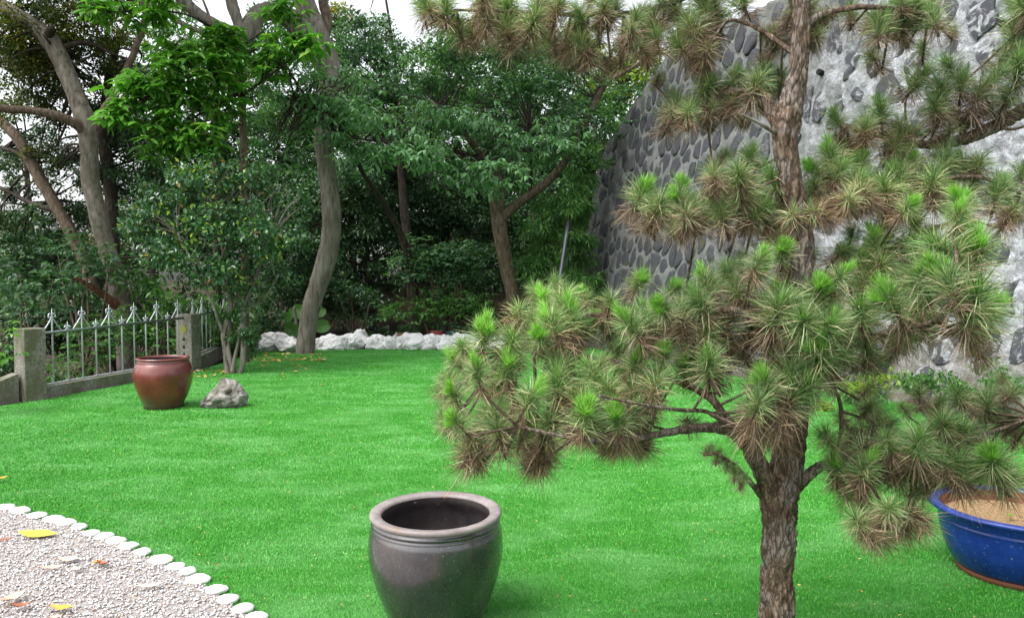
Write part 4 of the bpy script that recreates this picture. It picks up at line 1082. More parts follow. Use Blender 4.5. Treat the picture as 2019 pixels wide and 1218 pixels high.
back_tree(300, 24, [(310,700,24,24),(300,450,24,18),(290,300,24,10)], [(320,320,24,70,60,1.5,.9),(260,420,24,70,60,1.5),(150,540,24,100,60,1.6),(380,300,24,70,80,1.6),(330,430,24,90,80,1.6),(40,530,24,90,50,1.5),(410,160,25,60,80,1.3,.7)], M['l_dark'], .15, 150, 'dark spreading tree behind the small multi-stemmed one', clump=.4)
back_tree(420, 22, [(430,700,22,22),(425,300,22,14),(415,100,22,9)], [(330,60,22,60,50,1.2,.9),(430,100,22,60,70,1.2,1.0),(540,60,22,60,60,1.2,.9),(500,150,22,60,60,1.2),(560,220,22,60,50,1.2),(300,160,22,60,70,1.2),(240,260,22,50,60,1,1.0)], M['l_mid'], .13, 300, 'mid-green tree filling the gap under the arching grey limb', clump=.34)
back_tree(60, 26, [(70,700,26,20),(60,450,26,14),(50,300,26,9)], [(30,450,26,90,40,1.5,.8),(100,500,26,90,50,1.5),(30,200,25,50,40,1.3,.4),(10,320,26,60,40,1.3,.4),(200,480,26,80,70,1.5)], M['l_olive'], .15, 150, 'thin olive tree far off at the left edge', clump=.38)

# shrubs behind the white rocks
shrub(880, 660, 18.3, [(880,500,18.6,100,40,.8),(820,530,18.4,60,30,.7),(940,520,18.6,60,40,.7)], M['l_cool'], .13, 300, 'wide shrub with tiered cool-green leaves between the dark trunks', group='shrubs behind the white rocks', whorl=5, clump=.25, flat=.6, droop=.3)
shrub(860, 670, 17.6, [(860,600,17.8,90,30,.6),(800,620,17.6,50,24,.5),(930,610,17.8,60,32,.6)], M['l_mid'], .13, 330, 'low leafy shrub right behind the white rock row at centre', group='shrubs behind the white rocks', shape='lance', aspect=.33, whorl=5, clump=.2, flat=.7)
shrub(700, 680, 19.5, [(700,600,19.5,70,50,.8,.6),(740,640,18.8,50,30,.5,.6),(640,540,20,40,50,.7)], M['l_dark'], .12, 240, 'sparse dark shrub in deep shade right of the grey trunk', group='shrubs behind the white rocks', clump=.26)
shrub(540, 650, 18.5, [(560,560,18.5,40,60,.7),(530,620,18,30,40,.5),(600,500,19,40,60,.7)], M['l_dark'], .11, 260, 'dark shrub between the farthest post and the grey trunk', group='shrubs behind the white rocks', clump=.25)
# taro-like plant behind the trunk
g = P(585, 680, 17.2); tp = tree('large_leaf_plant', (g.x, g.y, 0), 'plant with big rounded heart-shaped leaves behind the grey trunk', 'plant')
for (px, py, s_, rz_) in ((585,610,.42,2.4),(572,648,.48,3.0),(640,640,.38,.3),(632,610,.34,.8),(560,625,.32,3.4)):
    e = P(px, py, 17.2); rt = Vector(tp.location)
    q = spline([(*rt, .012), (*((rt+e)/2+Vector((0,0,.1))), .01), (*e, .006)], 4)
    MB().tube([Vector(x[:3]) for x in q], [x[3] for x in q], 6).build('stalk', M['l_mid'], tp)
    V = [e]; n = 14
    for k in range(n):
        an = 2*math.pi*k/n; rr = s_*.5*(1-.28*math.cos(an)-(.25 if k == 0 else 0))
        V.append(e+Vector((math.cos(an+rz_)*rr, -.25*rr, math.sin(an+rz_)*rr*.8-.08*rr)))
    MB().add(V, [(0, 1+k, 1+(k+1) % n) for k in range(n)]).build('leaf', M['l_mid'], tp)

# bamboo-like foliage beside the wall, and the pole
bp = P(1090, 640, 17.3); bt = tree('hanging_shrub', (bp.x, bp.y, 0), 'feathery narrow-leaved shrub spilling beside the end of the stone wall', 'shrub')
a = []
for (x0, x1, y1) in ((1085,1050,420),(1095,1090,380),(1105,1130,400),(1110,1150,470)):
    a += limb(bt, 'stem', [(x0,660,17.3,6),((x0+x1)//2,540,17.2,5),(x1,y1,17,4)], M['brown_bark'], 6)
bb = [(1080,440,17,50,60,.6),(1130,400,17,45,50,.6),(1060,520,17,40,50,.5),(1130,500,16.9,45,60,.5),(1150,560,16.8,40,35,.5),(1100,570,17.3,50,40,.5),(1160,340,17.2,40,30,.5,.7)]
crown(bt, M['l_mid'], bb, .16, 480, aspect=.16, droop=.55, clump=.22)
q0, q1 = P(1096,600,15.8), P(1116,468,16.4); q2 = P(1122,430,16.6)
g = G(1085, 700)
po = MB().tube([P(1088,690,15.6), q0, q1, q2], .042, 12).build('leaning_pole', M['pole'], None, True); recentre(po)
tag(po, 'dark metal pole leaning in the shrubs beside the stone wall', 'pole')

# shrubs and trees on top of the wall
def top_tree(s, label, blobs, m, size, dens, tr, **kw):
    q = wall_pt(s, wall_h(s), -1.2); t = tree('broadleaf_tree', q, label, 'tree', 'trees on top of the stone wall')
    a_ = limb(t, 'trunk', tr, M['dark_bark'], 9); crown(t, m, blobs, size, dens, **kw); twigs(t, M['dark_bark'], 20, blobs, a_, 4)
top_tree(4.0, 'pale cool-green tree on top of the wall seen behind the pine trunk', [(1465,80,16.5,55,45,.9),(1400,110,17,60,35,.9),(1500,120,16,40,30,.8),(1380,60,17.5,60,40,1,.7)], M['l_cool'], .12, 260, [(1440,170,16.5,14),(1445,120,16.5,10),(1460,70,16.5,6)], whorl=5, clump=.26)
top_tree(2.0, 'small green shrub drooping over the far top corner of the wall', [(1330,135,17.6,50,20,.6),(1290,170,17.6,40,20,.6),(1390,140,17.2,50,18,.6)], M['l_dark'], .10, 300, [(1330,170,18,10),(1332,150,17.9,8),(1335,130,17.8,5)], clump=.2)

# weeds at the wall foot
rnd = random.Random(21); mbv = []
wb = [(1700,770,9.6,60,30,.3,.8),(1800,750,9.0,60,35,.3,.7),(1900,760,8.6,50,35,.3,.7),(1985,740,8.2,40,40,.3,.6),(1640,790,10.2,40,20,.25,.8),(1720,720,9.8,40,40,.2,.5)]
g = P(1750, 780, 9.2)
o = crown(None, M['l_mid'], wb, .06, 420, name='wall_weeds', clump=.12); tag(o, 'patchy weeds growing along the foot of the stone wall', 'weeds', kind='stuff')
g = G(1630, 822)
yp = tree('young_plant', (g.x, g.y, 0), 'thin plant with yellow leaves on the lawn behind the pine trunk', 'plant')
limb(yp, 'stem', [(1628,850,9.0,3),(1632,810,9.0,3),(1650,780,9.0,2),(1690,745,9,2)], M['brown_bark'], 6)
crown(yp, M['l_lime'], [(1632,812,9.0,24,28,.15),(1690,755,9.0,50,22,.2,.6),(1740,745,9,30,20,.2,.5)], .075, 900, clump=.08)
g = P(2010, 735, 7.6)
fp = tree('fern', (g.x, g.y, 0), 'pale green long-leaved plant at the right edge before the wall', 'plant')
limb(fp, 'stem', [(2040,900,7.6,4),(2035,800,7.6,4),(2020,755,7.6,3)], M['l_mid'], 6)
for k, (dx, dz) in enumerate(((-.20,.10),(-.17,.03),(-.12,.16),(-.10,-.05),(.1,.1),(.14,.02))):
    e = P(2018, 750, 7.6); v_, f_ = leaf_arrays(np.array([e]), np.array([[dx, -.03, dz]]), np.array([[0, -.5, 1.]]), np.array([.17]), np.array([.035]), 'lance')
    link('leaf', fast_mesh('leaf', v_, f_), fp, M['l_maple'])

# pots behind the rocks
for (px, py, wpx, hpx, m, lab) in ((796,664,22,16,'orange_clay','small ochre plant pot behind the white rocks'),(822,664,14,14,'orange_clay','narrow ochre pot beside the wider ochre one'),
                                  (861,662,26,20,'red_plastic','small red plant pot behind the white rocks'),(893,662,28,18,'teal_glaze','low dark teal plant pot behind the white rocks'),(926,662,22,18,'teal_glaze','dark teal pot nearest the pine tip, behind the rocks')):
    d = 17.4; c = P(px, 545, d); wd = wpx/F*d/2; zt = P(px, py-hpx/2, d).z
    e = empty('plant_pot', (c.x, d, 0), lab, 'plant pot', 'plant pots behind the white rocks')
    MB().lathe([(wd*.62,-.05),(wd*.78,zt*.5),(wd*.92,zt-.03)], (c.x, d, 0), 20).build('body', M[m], e, True)
    MB().lathe([(wd*.9,zt-.032),(wd*1.02,zt-.03),(wd*1.02,zt),(wd*.85,zt)], (c.x, d, 0), 20).build('rim', M[m], e, True)
    crown(e, M['l_dark'], [(px, py-hpx, d, wpx*.6, 9, .12)], .07, 1500, name='foliage', clump=.07)

# ------------------------------------------------------------------ pine
def needle_block(V, Fc, Mi, n, z0, z1, th0, th1, L0, L1, wd, mi, droop, rs, origin=(0,0,0), axis_=None, jit=0.0):
    off = sum(len(x) for x in V)
    th = rs.uniform(th0, th1, n); ph = rs.uniform(0, 2*np.pi, n); L = rs.uniform(L0, L1, n)
    d = np.stack([np.sin(th)*np.cos(ph), np.sin(th)*np.sin(ph), np.cos(th)], 1)
    o_ = np.array(origin)+np.stack([np.zeros(n), np.zeros(n), rs.uniform(z0, z1, n)], 1)+rs.normal(0, jit+1e-6, (n, 3))
    if axis_ is not None:
        q = Vector((0,0,1)).rotation_difference(Vector(axis_)).to_matrix(); q = np.array(q)
        d = d@q.T; o_ = np.array(origin)+(o_-np.array(origin))@q.T
    sd_ = norm(np.cross(d, rs.normal(0, 1, (n, 3))))
    g_ = np.array([0, 0, -1.0])
    w0 = wd*rs.uniform(.7, 1.3, n)[:, None]
    b = rs.normal(0, .05, (n, 3))
    L = L[:, None]
    p0 = o_; p1 = o_+(d+g_*droop*.25+b*.4)*L*.5; p2 = o_+(d+g_*droop+b)*L
    vv = np.stack([p0-sd_*w0*.4, p0+sd_*w0*.4, p1-sd_*w0*.5, p1+sd_*w0*.5, p2], 1)
    fc = np.array([(0,1,3),(0,3,2),(2,3,4)])
    V.append(vv.reshape(-1, 3)); Fc.append((fc[None]+np.arange(n)[:, None, None]*5).reshape(-1, 3)+off); Mi.append(np.full(n*3, mi))
def tuft_mesh(kind, seed):
    rs = np.random.default_rng(seed); V = []; Fc = []; Mi = []
    W = .0021
    if kind == 'fresh':
        needle_block(V, Fc, Mi, 270, -.05, .03, .35, 1.65, .08, .145, W, 1, .10, rs, jit=.006)
        needle_block(V, Fc, Mi, 80, -.05, .03, .5, 1.9, .08, .14, W, 3, .15, rs, jit=.008)
        needle_block(V, Fc, Mi, 110, -.10, -.03, 1.6, 2.6, .07, .14, W, 2, .18, rs, jit=.008)
        for k in range(rs.integers(3, 7)):
            an = rs.uniform(0, 6.28); tl = rs.uniform(.25, .75) if k else .05
            ax = (math.sin(tl)*math.cos(an), math.sin(tl)*math.sin(an), math.cos(tl)); h = rs.uniform(.05, .09) if k else rs.uniform(.09, .12)
            needle_block(V, Fc, Mi, 120, h*.25, h*.8, .15, .85, .038, .058, W*1.15, 0, -.25, rs, axis_=ax)
    elif kind == 'green':
        needle_block(V, Fc, Mi, 350, -.06, .04, .1, 1.65, .07, .15, W, 1, .10, rs, jit=.008)
        needle_block(V, Fc, Mi, 40, .0, .05, .05, .7, .05, .08, W, 0, 0, rs)
        needle_block(V, Fc, Mi, 90, -.05, .03, .5, 1.9, .08, .15, W, 3, .15, rs, jit=.01)
        needle_block(V, Fc, Mi, 120, -.09, -.03, 1.5, 2.6, .08, .14, W, 2, .18, rs)
    elif kind == 'mixed':
        needle_block(V, Fc, Mi, 230, -.04, .04, .2, 1.5, .09, .14, W, 1, .14, rs)
        needle_block(V, Fc, Mi, 120, -.05, .03, .4, 1.8, .09, .14, W, 3, .18, rs)
        needle_block(V, Fc, Mi, 260, -.10, -.0, 1.2, 2.6, .06, .15, W, 2, .22, rs, jit=.014)
    else:
        needle_block(V, Fc, Mi, 90, -.04, .04, .3, 1.7, .08, .12, W, 1, .18, rs)
        needle_block(V, Fc, Mi, 60, -.04, .04, .3, 1.7, .08, .13, W, 3, .2, rs)
        needle_block(V, Fc, Mi, 430, -.10, .02, .8, 2.8, .07, .15, W, 2, .25, rs, jit=.012)
    mi = np.concatenate(Mi)
    # woody shoot
    mb = MB(); mb.tube([(0,0,-.12),(0,0,-.04),(0,0,.045)], [.007,.007,.004], 6)
    v0 = np.concatenate(V); off = len(v0)
    tri = []
    for q in mb.f:
        for k in range(1, len(q)-1): tri.append((q[0]+off, q[k]+off, q[k+1]+off))
    V.append(np.array(mb.v)); Fc.append(np.array(tri)); mi = np.concatenate([mi, np.full(len(tri), 4)])
    me = fast_mesh('needle_tuft', np.concatenate(V), np.concatenate(Fc), mi)
    for m in ('n_fresh', 'n_green', 'n_brown', 'n_straw', 'pine_twig'): me.materials.append(M[m])
    return me
TM = {k: [tuft_mesh(k, 50+i*7+j) for j in range(5)] for i, k in enumerate(('fresh', 'green', 'mixed', 'brown'))}
def pine_disp(freq):
    def f_(p, r_, an, i):
        q = Vector((p.x, p.y, p.z*.27))*freq*1.55
        q += mn.noise_vector(q*.45)*.9
        dd, _ = mn.voronoi(q)
        e = min(1, (dd[1]-dd[0])*3.2)
        return r_*(.22*e-.17)+r_*.12*mn.noise(p*9)+r_*.07*mn.fractal(p*50, 1, 2, 3)
    return f_
def pine_limb(parent, name, pts, seg, step, freq=26, mat_='pine_bark'):
    w3 = [(*P(a, b, d), r_/2/F*d*(.92 if b > 700 else .84)) for a, b, d, r_ in pts]
    L_ = sum((Vector(a[:3])-Vector(b[:3])).length for a, b in zip(w3, w3[1:])); per = max(3, int(L_/step/(len(w3)-1)))
    q = spline(w3, per); PT = [Vector(x[:3]) for x in q]
    MB().tube(PT, [max(.003, x[3]) for x in q], seg, pine_disp(freq)).build(name, M[mat_], parent, True)
    return PT[::max(1, len(PT)//30)]
DP = 2.8
pb = P(1528, 1402, DP)
pine = tree('pine_tree', (pb.x, pb.y, 0), 'large shaped pine in the right foreground with cracked bark and brown-green needle tufts', 'tree')
sk = []
sk += pine_limb(pine, 'trunk', [(1526,1430,DP,104),(1527,1395,DP,92),(1528,1300,DP,76),(1532,1218,DP,74),(1534,1120,DP,68),(1538,1040,DP,70),(1538,975,DP,78),(1552,910,DP,68),(1562,840,DP,62),(1568,740,DP,60),(1574,620,DP,56),(1580,500,DP,54),(1574,420,DP,52),(1556,340,DP,50),(1549,280,DP,56),(1556,225,DP,60),(1570,160,DP,48),(1578,90,DP,42),(1580,0,DP,36),(1585,-120,DP,26),(1580,-260,DP,14)], 72, .009)
LIMBS = [
 ('branch', [(1528,985,DP,52),(1508,940,DP-.03,44),(1482,890,DP-.05,38),(1450,850,DP-.08,34),(1400,842,DP-.10,22),(1340,848,DP-.14,18),(1270,860,DP-.2,15),(1190,870,DP-.25,12),(1110,860,DP-.3,9),(1020,840,DP-.3,7)]),
 ('branch', [(1452,852,DP-.08,26),(1425,815,DP-.1,18),(1395,780,DP-.05,16),(1330,750,DP,13),(1240,720,DP,11),(1130,700,DP,9),(1000,690,DP,6)]),
 ('branch', [(1440,842,DP-.1,14),(1395,812,DP-.15,10),(1345,808,DP-.2,9),(1280,800,DP-.3,7),(1180,780,DP-.4,6)]),
 ('branch', [(1500,975,DP,16),(1486,958,DP-.05,13),(1465,935,DP-.1,11),(1440,910,DP-.15,9),(1405,890,DP-.2,6)]),
 ('branch', [(1560,965,DP,34),(1588,942,DP-.02,26),(1620,918,DP-.05,22),(1690,905,DP-.05,17),(1780,905,DP-.05,14),(1870,880,DP-.05,11),(1960,850,DP-.1,8),(2040,820,DP-.1,6)]),
 ('branch', [(1700,905,DP-.05,12),(1720,960,DP-.15,9),(1760,1020,DP-.2,7),(1800,1035,DP-.2,5)]),
 ('branch', [(1570,700,DP,34),(1640,690,DP-.1,24),(1740,660,DP-.2,20),(1830,640,DP-.35,16),(1885,590,DP-.5,12),(1888,530,DP-.55,9)]),
 ('branch', [(1570,640,DP,34),(1500,620,DP-.1,24),(1400,610,DP-.1,18),(1290,620,DP,14),(1180,620,DP+.1,10),(1080,630,DP+.1,7)]),
 ('branch', [(1576,560,DP,28),(1640,540,DP+.05,20),(1740,500,DP+.1,15),(1820,460,DP+.1,12),(1900,430,DP,8)]),
 ('branch', [(1655,868,DP-.05,8),(1660,830,DP-.06,9),(1652,780,DP-.05,8),(1625,740,DP,7)]),
 ('branch', [(1572,450,DP,32),(1520,440,DP+.1,22),(1440,425,DP+.15,17),(1350,415,DP+.2,12),(1280,405,DP+.2,8)]),
 ('branch', [(1572,440,DP,32),(1640,400,DP+.1,24),(1730,370,DP+.15,18),(1830,355,DP+.15,14),(1930,350,DP+.1,10),(2010,380,DP+.1,7)]),
 ('branch', [(1545,262,DP,34),(1525,225,DP+.02,34),(1500,190,DP+.05,22),(1450,180,DP+.1,15),(1390,200,DP+.15,10),(1330,225,DP+.15,7)]),
 ('branch', [(1578,60,DP,20),(1620,30,DP,16),(1690,15,DP-.05,13),(1770,18,DP-.05,9),(1830,30,DP-.05,6)]),
 ('branch', [(1582,-20,DP,28),(1500,-40,DP+.1,22),(1390,-20,DP+.15,18),(1280,20,DP+.2,14),(1160,30,DP+.2,11),(1040,25,DP+.2,9),(900,20,DP+.2,6)]),
 ('branch', [(1570,110,DP,14),(1500,60,DP+.1,11),(1440,40,DP+.1,8),(1410,70,DP+.1,6)]),
]
for nm, pts in LIMBS: sk += pine_limb(pine, nm, pts, 18, .015, 40)
db = pine_limb(pine, 'dead_branch', [(1528,262,DP-.02,11),(1500,245,DP-.05,9),(1462,226,DP-.1,6)], 8, .02, 40, 'pale_bark')

# tufts: (px, py, depth, scale, kind)
T = []
def tf(s, kind, d, sc=1.0):
    for a in s.split():
        x, y = a.split(','); T.append((int(x), int(y), d, sc, kind))
# lower-left pad, front to back
tf('955,668 1065,668 1125,632 1240,645 1000,730 1300,610 1255,720 975,765', 'fresh', DP-.15, .95)
tf('1075,600 1155,590 1260,560 1325,575 1215,690 1180,640 1330,650 905,715', 'fresh', DP+.15, .85)
tf('905,845 1150,820 940,735 1035,870 1215,830 1045,790', 'fresh', DP-.3, .95)
tf('900,780 930,880 1090,640 1010,680 1380,600 1300,700 1350,730 960,830', 'green', DP-.1, .95)
tf('1110,730 1170,740 1080,850 1250,790 1290,760 1140,790 985,860 1100,760 1200,770', 'mixed', DP-.2, 1.0)
tf('1020,620 1050,640 1120,590 1200,600 1260,620 1150,660 1290,650 1000,770 1230,740 880,760 880,830', 'mixed', DP+.05, .9)
tf('950,890 1080,900 1130,760 1250,880 1220,890 1050,910 1180,850 1290,820 1120,840', 'brown', DP-.12, .9)
tf('1240,880 1275,870', 'brown', DP+.1, .75)
# small twig left of the trunk
tf('1398,885 1416,898 1434,914 1450,930 1466,948', 'green', DP-.15, .42)
# middle band
tf('1440,700 1380,660 1430,640 1340,620 1480,660 1530,700 1500,640 1450,580', 'mixed', DP-.05, 1.0)
tf('1400,720 1550,780 1500,760 1600,700', 'green', DP-.25, 1.05)
tf('1560,750 1530,820 1480,800 1590,770', 'mixed', DP-.3, 1.15)
tf('1500,830 1540,800', 'brown', DP-.25, 1.0)
tf('1490,560 1600,580 1610,610 1480,520 1550,500 1400,560 1640,550 1560,590', 'fresh', DP-.1, .95)
tf('1700,620 1670,650 1740,600 1540,620 1620,650 1580,640', 'green', DP-.3, 1.1)
tf('1700,690 1650,700 1760,670 1800,640 1620,720', 'mixed', DP-.2, 1.0)
tf('1640,620 1690,560 1720,530 1660,500 1560,540 1520,590 1430,540 1590,500 1650,580 1750,560', 'mixed', DP+.05, .95)
tf('1720,480 1760,460 1800,500 1700,520 1780,540 1820,560 1800,430', 'green', DP+.05, 1.0)
# near right big shoots
T += [(1888,560,2.15,1.25,'fresh'),(1910,400,2.45,1.0,'fresh'),(1880,430,2.45,.9,'fresh'),(1800,410,2.6,.8,'fresh'),(1830,540,2.3,1.1,'green'),(1940,500,2.4,1.1,'green'),(1890,600,2.25,1.25,'green'),(1860,500,2.4,1.1,'green'),(1920,620,2.35,1.0,'green'),(1905,680,2.4,.8,'brown')]
# right lower
tf('1640,870 1700,920 1790,870 1660,930 1850,900 1740,870', 'green', DP-.2, .95)
tf('1850,840 1810,880 1760,910 1900,860 1870,920 1720,950 1800,930 1730,890', 'mixed', DP-.15, 1.05)
tf('1850,870 1830,920 1780,900 1900,910 1690,880', 'brown', DP-.1, 1.0)
tf('1910,930 1950,910 1980,940', 'green', DP-.3, 1.0)
tf('1700,800 1730,830 1820,780 1860,800 1960,810 1990,830 1900,790 1940,860 2010,780 2010,850', 'mixed', DP+.05, .8)
tf('1700,1030 1760,1020 1800,1040 1730,1050 1790,1010', 'brown', DP-.2, .95)
tf('1690,1030 1740,1000', 'mixed', DP-.3, .8)
# second layer
tf('1260,390 1340,380 1330,400 1640,310 1800,320 1920,330 1995,370 1700,330 1600,340', 'fresh', DP+.15, .95)
tf('1400,400 1450,380 1480,310 1490,420 1560,380 1650,340 1690,360 1780,350 1850,350 1960,380 1880,320 1520,360', 'green', DP+.1, 1.0)
tf('1300,410 1370,420 1420,430 1520,400 1570,420 1620,370 1680,390 1740,380 1820,370 1450,350 1400,350', 'mixed', DP+.05, 1.0)
tf('1560,430 1600,420 1660,400 1550,460 1980,420 1700,380 1350,430', 'brown', DP, .95)
# third layer
tf('1330,225 1390,180 1440,160 1500,150 1540,160', 'green', DP+.15, .9)
tf('1370,210 1420,190 1450,200 1480,180 1350,230 1400,160', 'mixed', DP+.1, .85)
tf('1440,210 1400,215', 'brown', DP+.1, .7)
# around the upper trunk and top
tf('1560,30 1530,60 1600,80 1540,90 1610,40 1570,0 1640,30', 'brown', DP+.05, .7)
tf('1760,10 1800,20 1830,10 1720,60 1780,40 1820,50', 'green', DP, .85)
tf('1790,60 1750,30 1690,20', 'mixed', DP+.05, .8)
tf('840,10 900,50 1090,70 1140,40 1180,60 1210,30 1000,10 1060,20 880,20 950,20', 'green', DP+.2, .9)
tf('1250,50 1290,30 1230,90 1150,90 1050,50 950,0 1000,50 1100,20 1330,20 1360,60 1290,80 1190,20 1340,100', 'mixed', DP+.15, .95)
tf('1260,100 1240,70 1390,110 1380,80 1400,40 1130,80 960,40', 'brown', DP+.1, .8)
tf('1420,30 1450,10 1380,20 1300,0 1200,-20 1100,-20 1400,-20', 'green', DP+.2, .9)
ANCH = {0: [], 1: []}
rnd = random.Random(3)
def mesh_data(me):
    n = len(me.vertices); co = np.empty(n*3, 'f'); me.vertices.foreach_get('co', co)
    t = len(me.polygons); fi = np.empty(t*3, 'i'); me.loops.foreach_get('vertex_index', fi)
    mi = np.empty(t, 'i'); me.polygons.foreach_get('material_index', mi)
    return co.reshape(-1, 3), fi.reshape(-1, 3), mi
TD = {k: [mesh_data(m) for m in v_] for k, v_ in TM.items()}
def put_tufts(parent, lst, skel, limit_=299):
    tw = MB(); XV, XF, XM, xo = [], [], [], [0]
    for idx, (px, py, d, sc, kind) in enumerate(lst):
        p = P(px, py, d)+Vector((0, rnd.uniform(-.07, .07)*(sc > .6), 0))
        s = min(skel, key=lambda q: (q-p).length)
        out = (p-s); 
        dirv = Vector((rnd.gauss(0, .42), -.22+rnd.gauss(0, .35), 1.0)) + Vector((out.x*1.6, out.y*1.2, 0))
        if kind == 'brown': dirv = Vector((rnd.gauss(0, .6), -.35+rnd.gauss(0, .4), .55))+Vector((out.x*1.5, 0, 0))
        dirv.normalize()
        q = Vector((0, 0, 1)).rotation_difference(dirv)
        sc *= .80*rnd.uniform(.78, 1.12)
        m_ = Matrix.Translation(p-Vector(parent.location)) @ q.to_matrix().to_4x4() @ Matrix.Rotation(rnd.uniform(0, 6.28), 4, 'Z') @ Matrix.Diagonal((sc, sc, sc, 1))
        if idx < limit_:
            o = bpy.data.objects.new('needle_tuft', rnd.choice(TM[kind])); C.objects.link(o); o.parent = parent
            o.matrix_local = m_
        else:
            vv_, ff_, mm_ = TD[kind][rnd.randrange(5)]; mw = np.array(Matrix.Translation(Vector(parent.location)) @ m_)
            keep = RNG.random(len(ff_)//3) < .8; k3 = np.repeat(keep, 3)
            XV.append(vv_@mw[:3, :3].T+mw[:3, 3]); XF.append(ff_[:len(k3)][k3]+xo[0]); XM.append(mm_[:len(k3)][k3]); xo[0] += len(vv_)
        e = p-dirv*.1*sc; md = (s+e)/2+Vector((0, 0, .0))
        qq = spline([(*s, .0055), (*md, .005), (*e, .0045)], 4)
        tw.tube([Vector(x[:3]) for x in qq], [x[3] for x in qq], 6)
    tw.build('twigs', M['pine_twig'], parent, True)['kind'] = 'stuff'
    if XV:
        o = link('small_needle_tufts', fast_mesh('small_needle_tufts', np.concatenate(XV), np.concatenate(XF), np.concatenate(XM)), parent, [M[m] for m in ('n_fresh', 'n_green', 'n_brown', 'n_straw', 'pine_twig')]); o['kind'] = 'stuff'
T = [(a, b-(12 if b > 840 and a < 1380 else 0), c, d, ('fresh' if (k == 'green' and b > 450 and d > .5 and rnd.random() < .5) else 'green' if (k == 'mixed' and b > 450 and rnd.random() < .35) else k)) for a, b, c, d, k in T]
extra = []
for (px, py, d, sc, kind) in T:
    if d > .0 and sc > .6 and py < 985 and rnd.random() < .95:
        extra.append((px+rnd.gauss(0, 30), py+rnd.gauss(4, 22), d+rnd.uniform(.05, .3), sc*rnd.uniform(.75, .95), {'fresh': 'green', 'green': 'mixed', 'mixed': rnd.choice(['mixed', 'green', 'brown']), 'brown': 'brown'}[kind]))
put_tufts(pine, T+extra, sk)

# second pine whose limb enters from the right edge
p2 = P(2330, 1330, 3.1); p2.z = 0
pine2 = tree('pine_tree', p2, 'pine limb with needle tufts entering the picture from the upper right edge', 'tree')
s2 = pine_limb(pine2, 'trunk', [(2330,1330,3.1,90),(2325,1000,3.1,76),(2300,600,3.1,66),(2290,350,3.1,60),(2270,150,3.1,50),(2240,-100,3.1,34),(2230,-300,3.1,16)], 30, .03)
s2 += pine_limb(pine2, 'branch', [(2290,330,3.1,50),(2200,190,3.1,42),(2110,180,3.05,38),(2030,212,3.05,36),(1970,245,3.05,32),(1900,275,3.05,28),(1820,285,3.05,20),(1740,270,3.05,13),(1670,250,3.05,8)], 24, .012, 36)
s2 += pine_limb(pine2, 'branch', [(2270,150,3.1,26),(2150,60,3.1,18),(2040,60,3.1,12),(1990,80,3.05,8)], 12, .02, 36)
s2 += pine_limb(pine2, 'branch', [(1960,250,3.05,9),(2000,255,3.0,7),(2040,240,3.0,5)], 8, .02, 36)
T2 = []
def tf2(s, kind, d, sc=1.0):
    for a in s.split():
        x, y = a.split(','); T2.append((int(x), int(y), d, sc, kind))
tf2('1830,150 1890,130 1880,170 1950,160 1990,140 1660,230 1740,220', 'green', 3.0, .95)
tf2('1920,190 1850,190 1980,200 1690,260 1720,250 1780,260 1760,290 1830,220', 'mixed', 3.0, .95)
tf2('1880,230 1940,220 1700,280 1780,270 1850,270 1660,270', 'brown', 3.05, .85)
tf2('2000,20 2010,60 2000,100 2030,0 2040,90', 'green', 3.0, 1.0)
tf2('2040,140 2060,60 2100,20 2150,0', 'mixed', 3.05, 1.0)
put_tufts(pine2, T2, s2)

# ------------------------------------------------------------------ fallen leaves
def fallen(px, py, Lpx, ang, m, label, curl=.25, asp=.42, z=.02):
    g_ = G(px, py, z); L = Lpx/F*g_.y
    n = 9; V = []; f_ = []
    for i in range(n):
        t = i/(n-1); w_ = L*asp*.5*math.sin(math.pi*min(1, t*1.02))**.8*(1-.25*t)
        x = (t-.5)*L; zz = curl*L*((t-.5)**2)*1.3
        for k, sx_ in enumerate((-1, 0, 1)):
            V.append((x, sx_*w_+.004*math.sin(9*t+k), zz+abs(sx_)*w_*curl*.9+.004*mn.noise(Vector((x*40, sx_*3, px)))))
    for i in range(n-1):
        for k in range(2): f_.append((i*3+k, (i+1)*3+k, (i+1)*3+k+1, i*3+k+1))
    o = MB().add(V, f_).build('fallen_leaf', M[m]); o.location = (g_.x, g_.y, z); o.rotation_euler = (random.uniform(-.12, .12), random.uniform(-.12, .12), ang)
    mb = MB().tube([(-L*.5,0,curl*L*.33), (-L*.62,.004,.0), (-L*.72,.01,-.004)], [.0016]*3, 5); s_ = mb.build('stalk', M['dry_red']); s_.parent = o
    return tag(o, label, 'leaf', 'fallen leaves on the gravel and lawn')
fallen(75, 1052, 78, .05, 'dry_yellow', 'large bright yellow leaf lying on the gravel by the edging stones', .12, .5, .028)
fallen(122, 1198, 52, -.1, 'dry_orange', 'orange leaf on the gravel at the bottom edge', .3, .45, .03)
fallen(25, 1180, 60, 1.2, 'dry_pink', 'pinkish curled leaf at the lower left corner of the gravel', .5, .5, .03)
fallen(40, 1195, 40, .5, 'dry_red', 'dark red-brown leaf overlapping the pinkish curled leaf', .6, .5, .03)
fallen(100, 1119, 48, .6, 'dry_pink', 'pale pink-brown leaf below the bright yellow leaf', .4, .3, .025)
fallen(135, 1103, 40, .2, 'dry_pink', 'broad pink-brown leaf upper right of its paler neighbour', .3, .6, .025)
fallen(150, 1122, 28, -.6, 'dry_tan', 'small tan leaf tucked below the broad pink-brown leaf', .5, .5, .025)
fallen(202, 1112, 36, -.5, 'dry_red', 'small rust leaf alone on the gravel middle', .6, .5, .026)
fallen(192, 1108, 24, .9, 'dry_orange', 'tiny orange leaf touching the small rust leaf', .5, .6, .028)
fallen(295, 1155, 58, .5, 'dry_tan', 'long tan leaf on the gravel near the curved edging', .35, .3, .025)
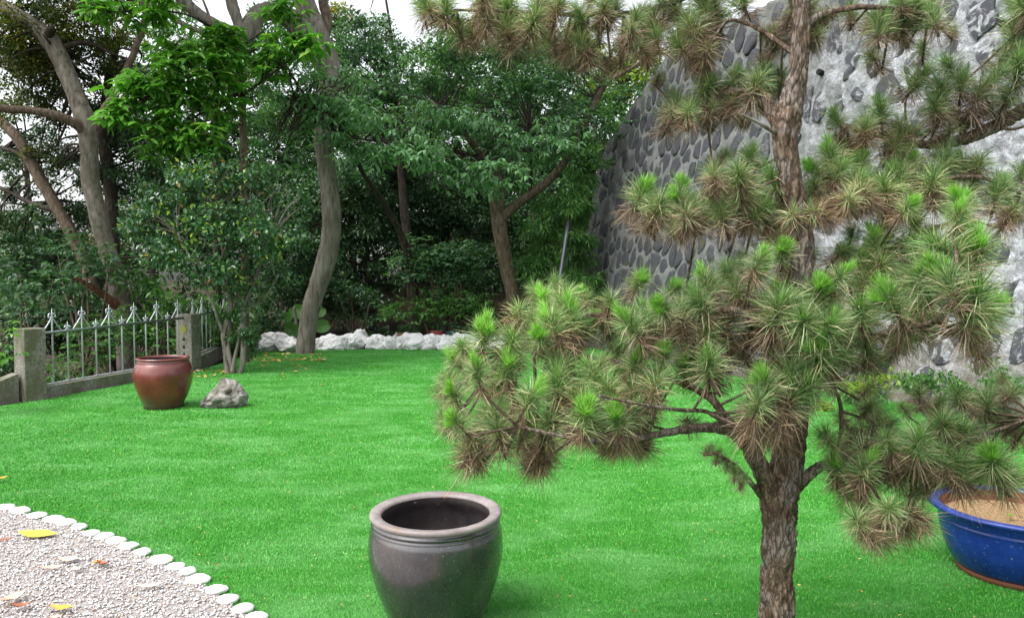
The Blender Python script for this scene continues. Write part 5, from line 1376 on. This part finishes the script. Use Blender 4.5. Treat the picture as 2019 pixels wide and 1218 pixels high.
fallen(10, 1064, 30, .4, 'dry_red', 'small brown leaf left of the bright yellow leaf', .4, .5, .025)
fallen(112, 1216, 26, .2, 'dry_pink', 'pale red leaf fragment under the orange leaf', .4, .5, .022)
fallen(3, 943, 24, .9, 'dry_orange', 'orange leaf standing on the lawn at the left edge', .5, .5, .03)
fallen(430, 1113, 10, .2, 'dry_red', 'tiny dark leaf on the turf right of the edging stones', .4, .6, .03)
def litter(n, boxes, size):
    Vs = []; 
    c = []
    for (x0, y0, x1, y1, k) in boxes:
        for _ in range(k):
            g_ = G(random.uniform(x0, x1), random.uniform(y0, y1), .025); c.append(g_)
    c = np.array(c); n = len(c); an = RNG.uniform(0, 6.28, n)
    ax = np.stack([np.cos(an), np.sin(an), RNG.normal(0, .15, n)], 1); nr = norm(np.stack([RNG.normal(0, .4, n), RNG.normal(0, .4, n), np.ones(n)], 1))
    L = size*RNG.uniform(.6, 1.3, n)
    return leaf_arrays(c, ax, nr, L, L*.5)
v1, f1 = litter(0, [(480,695,640,712,150),(340,728,450,745,60),(500,715,620,730,14),(560,725,640,760,6)], .085)
o = link('leaf_litter', fast_mesh('leaf_litter', v1, f1), None, M['litter']); tag(o, 'brown and orange leaf litter between the fence and the grey trunk', 'leaf litter', kind='stuff')
v1, f1 = litter(0, [(0,830,2019,1218,420),(100,760,1000,900,260)], .016)
o = link('lawn_specks', fast_mesh('lawn_specks', v1, f1), None, M['litter']); tag(o, 'tiny yellow specks of dry debris scattered over the lawn', 'debris', kind='stuff')
# seedling in the blue planter
e = P(1992, 1020, 4.0); e = Vector((e.x, 4.0, .30))
sd2 = tree('seedling', e, 'tiny pale seedling sprouting from the soil of the blue planter', 'plant')
MB().tube([e, e+Vector((0,0,.03))], .002, 5).build('stem', M['l_lime'], sd2)
for k in range(5):
    an = k*1.3; v_, f_ = leaf_arrays(np.array([e+Vector((0,0,.028))]), np.array([[math.cos(an), math.sin(an), .35]]), np.array([[0,0,1.]]), np.array([.032]), np.array([.014]), 'lance')
    link('leaf', fast_mesh('leaf', v_, f_), sd2, M['l_lime'])
print('total tris', sum(sum(len(p.vertices)-2 for p in m.polygons) if len(m.polygons)<5000 else len(m.polygons) for m in bpy.data.meshes)); print('crown tris', TRI[0], 'tufts', len(T), len(extra))
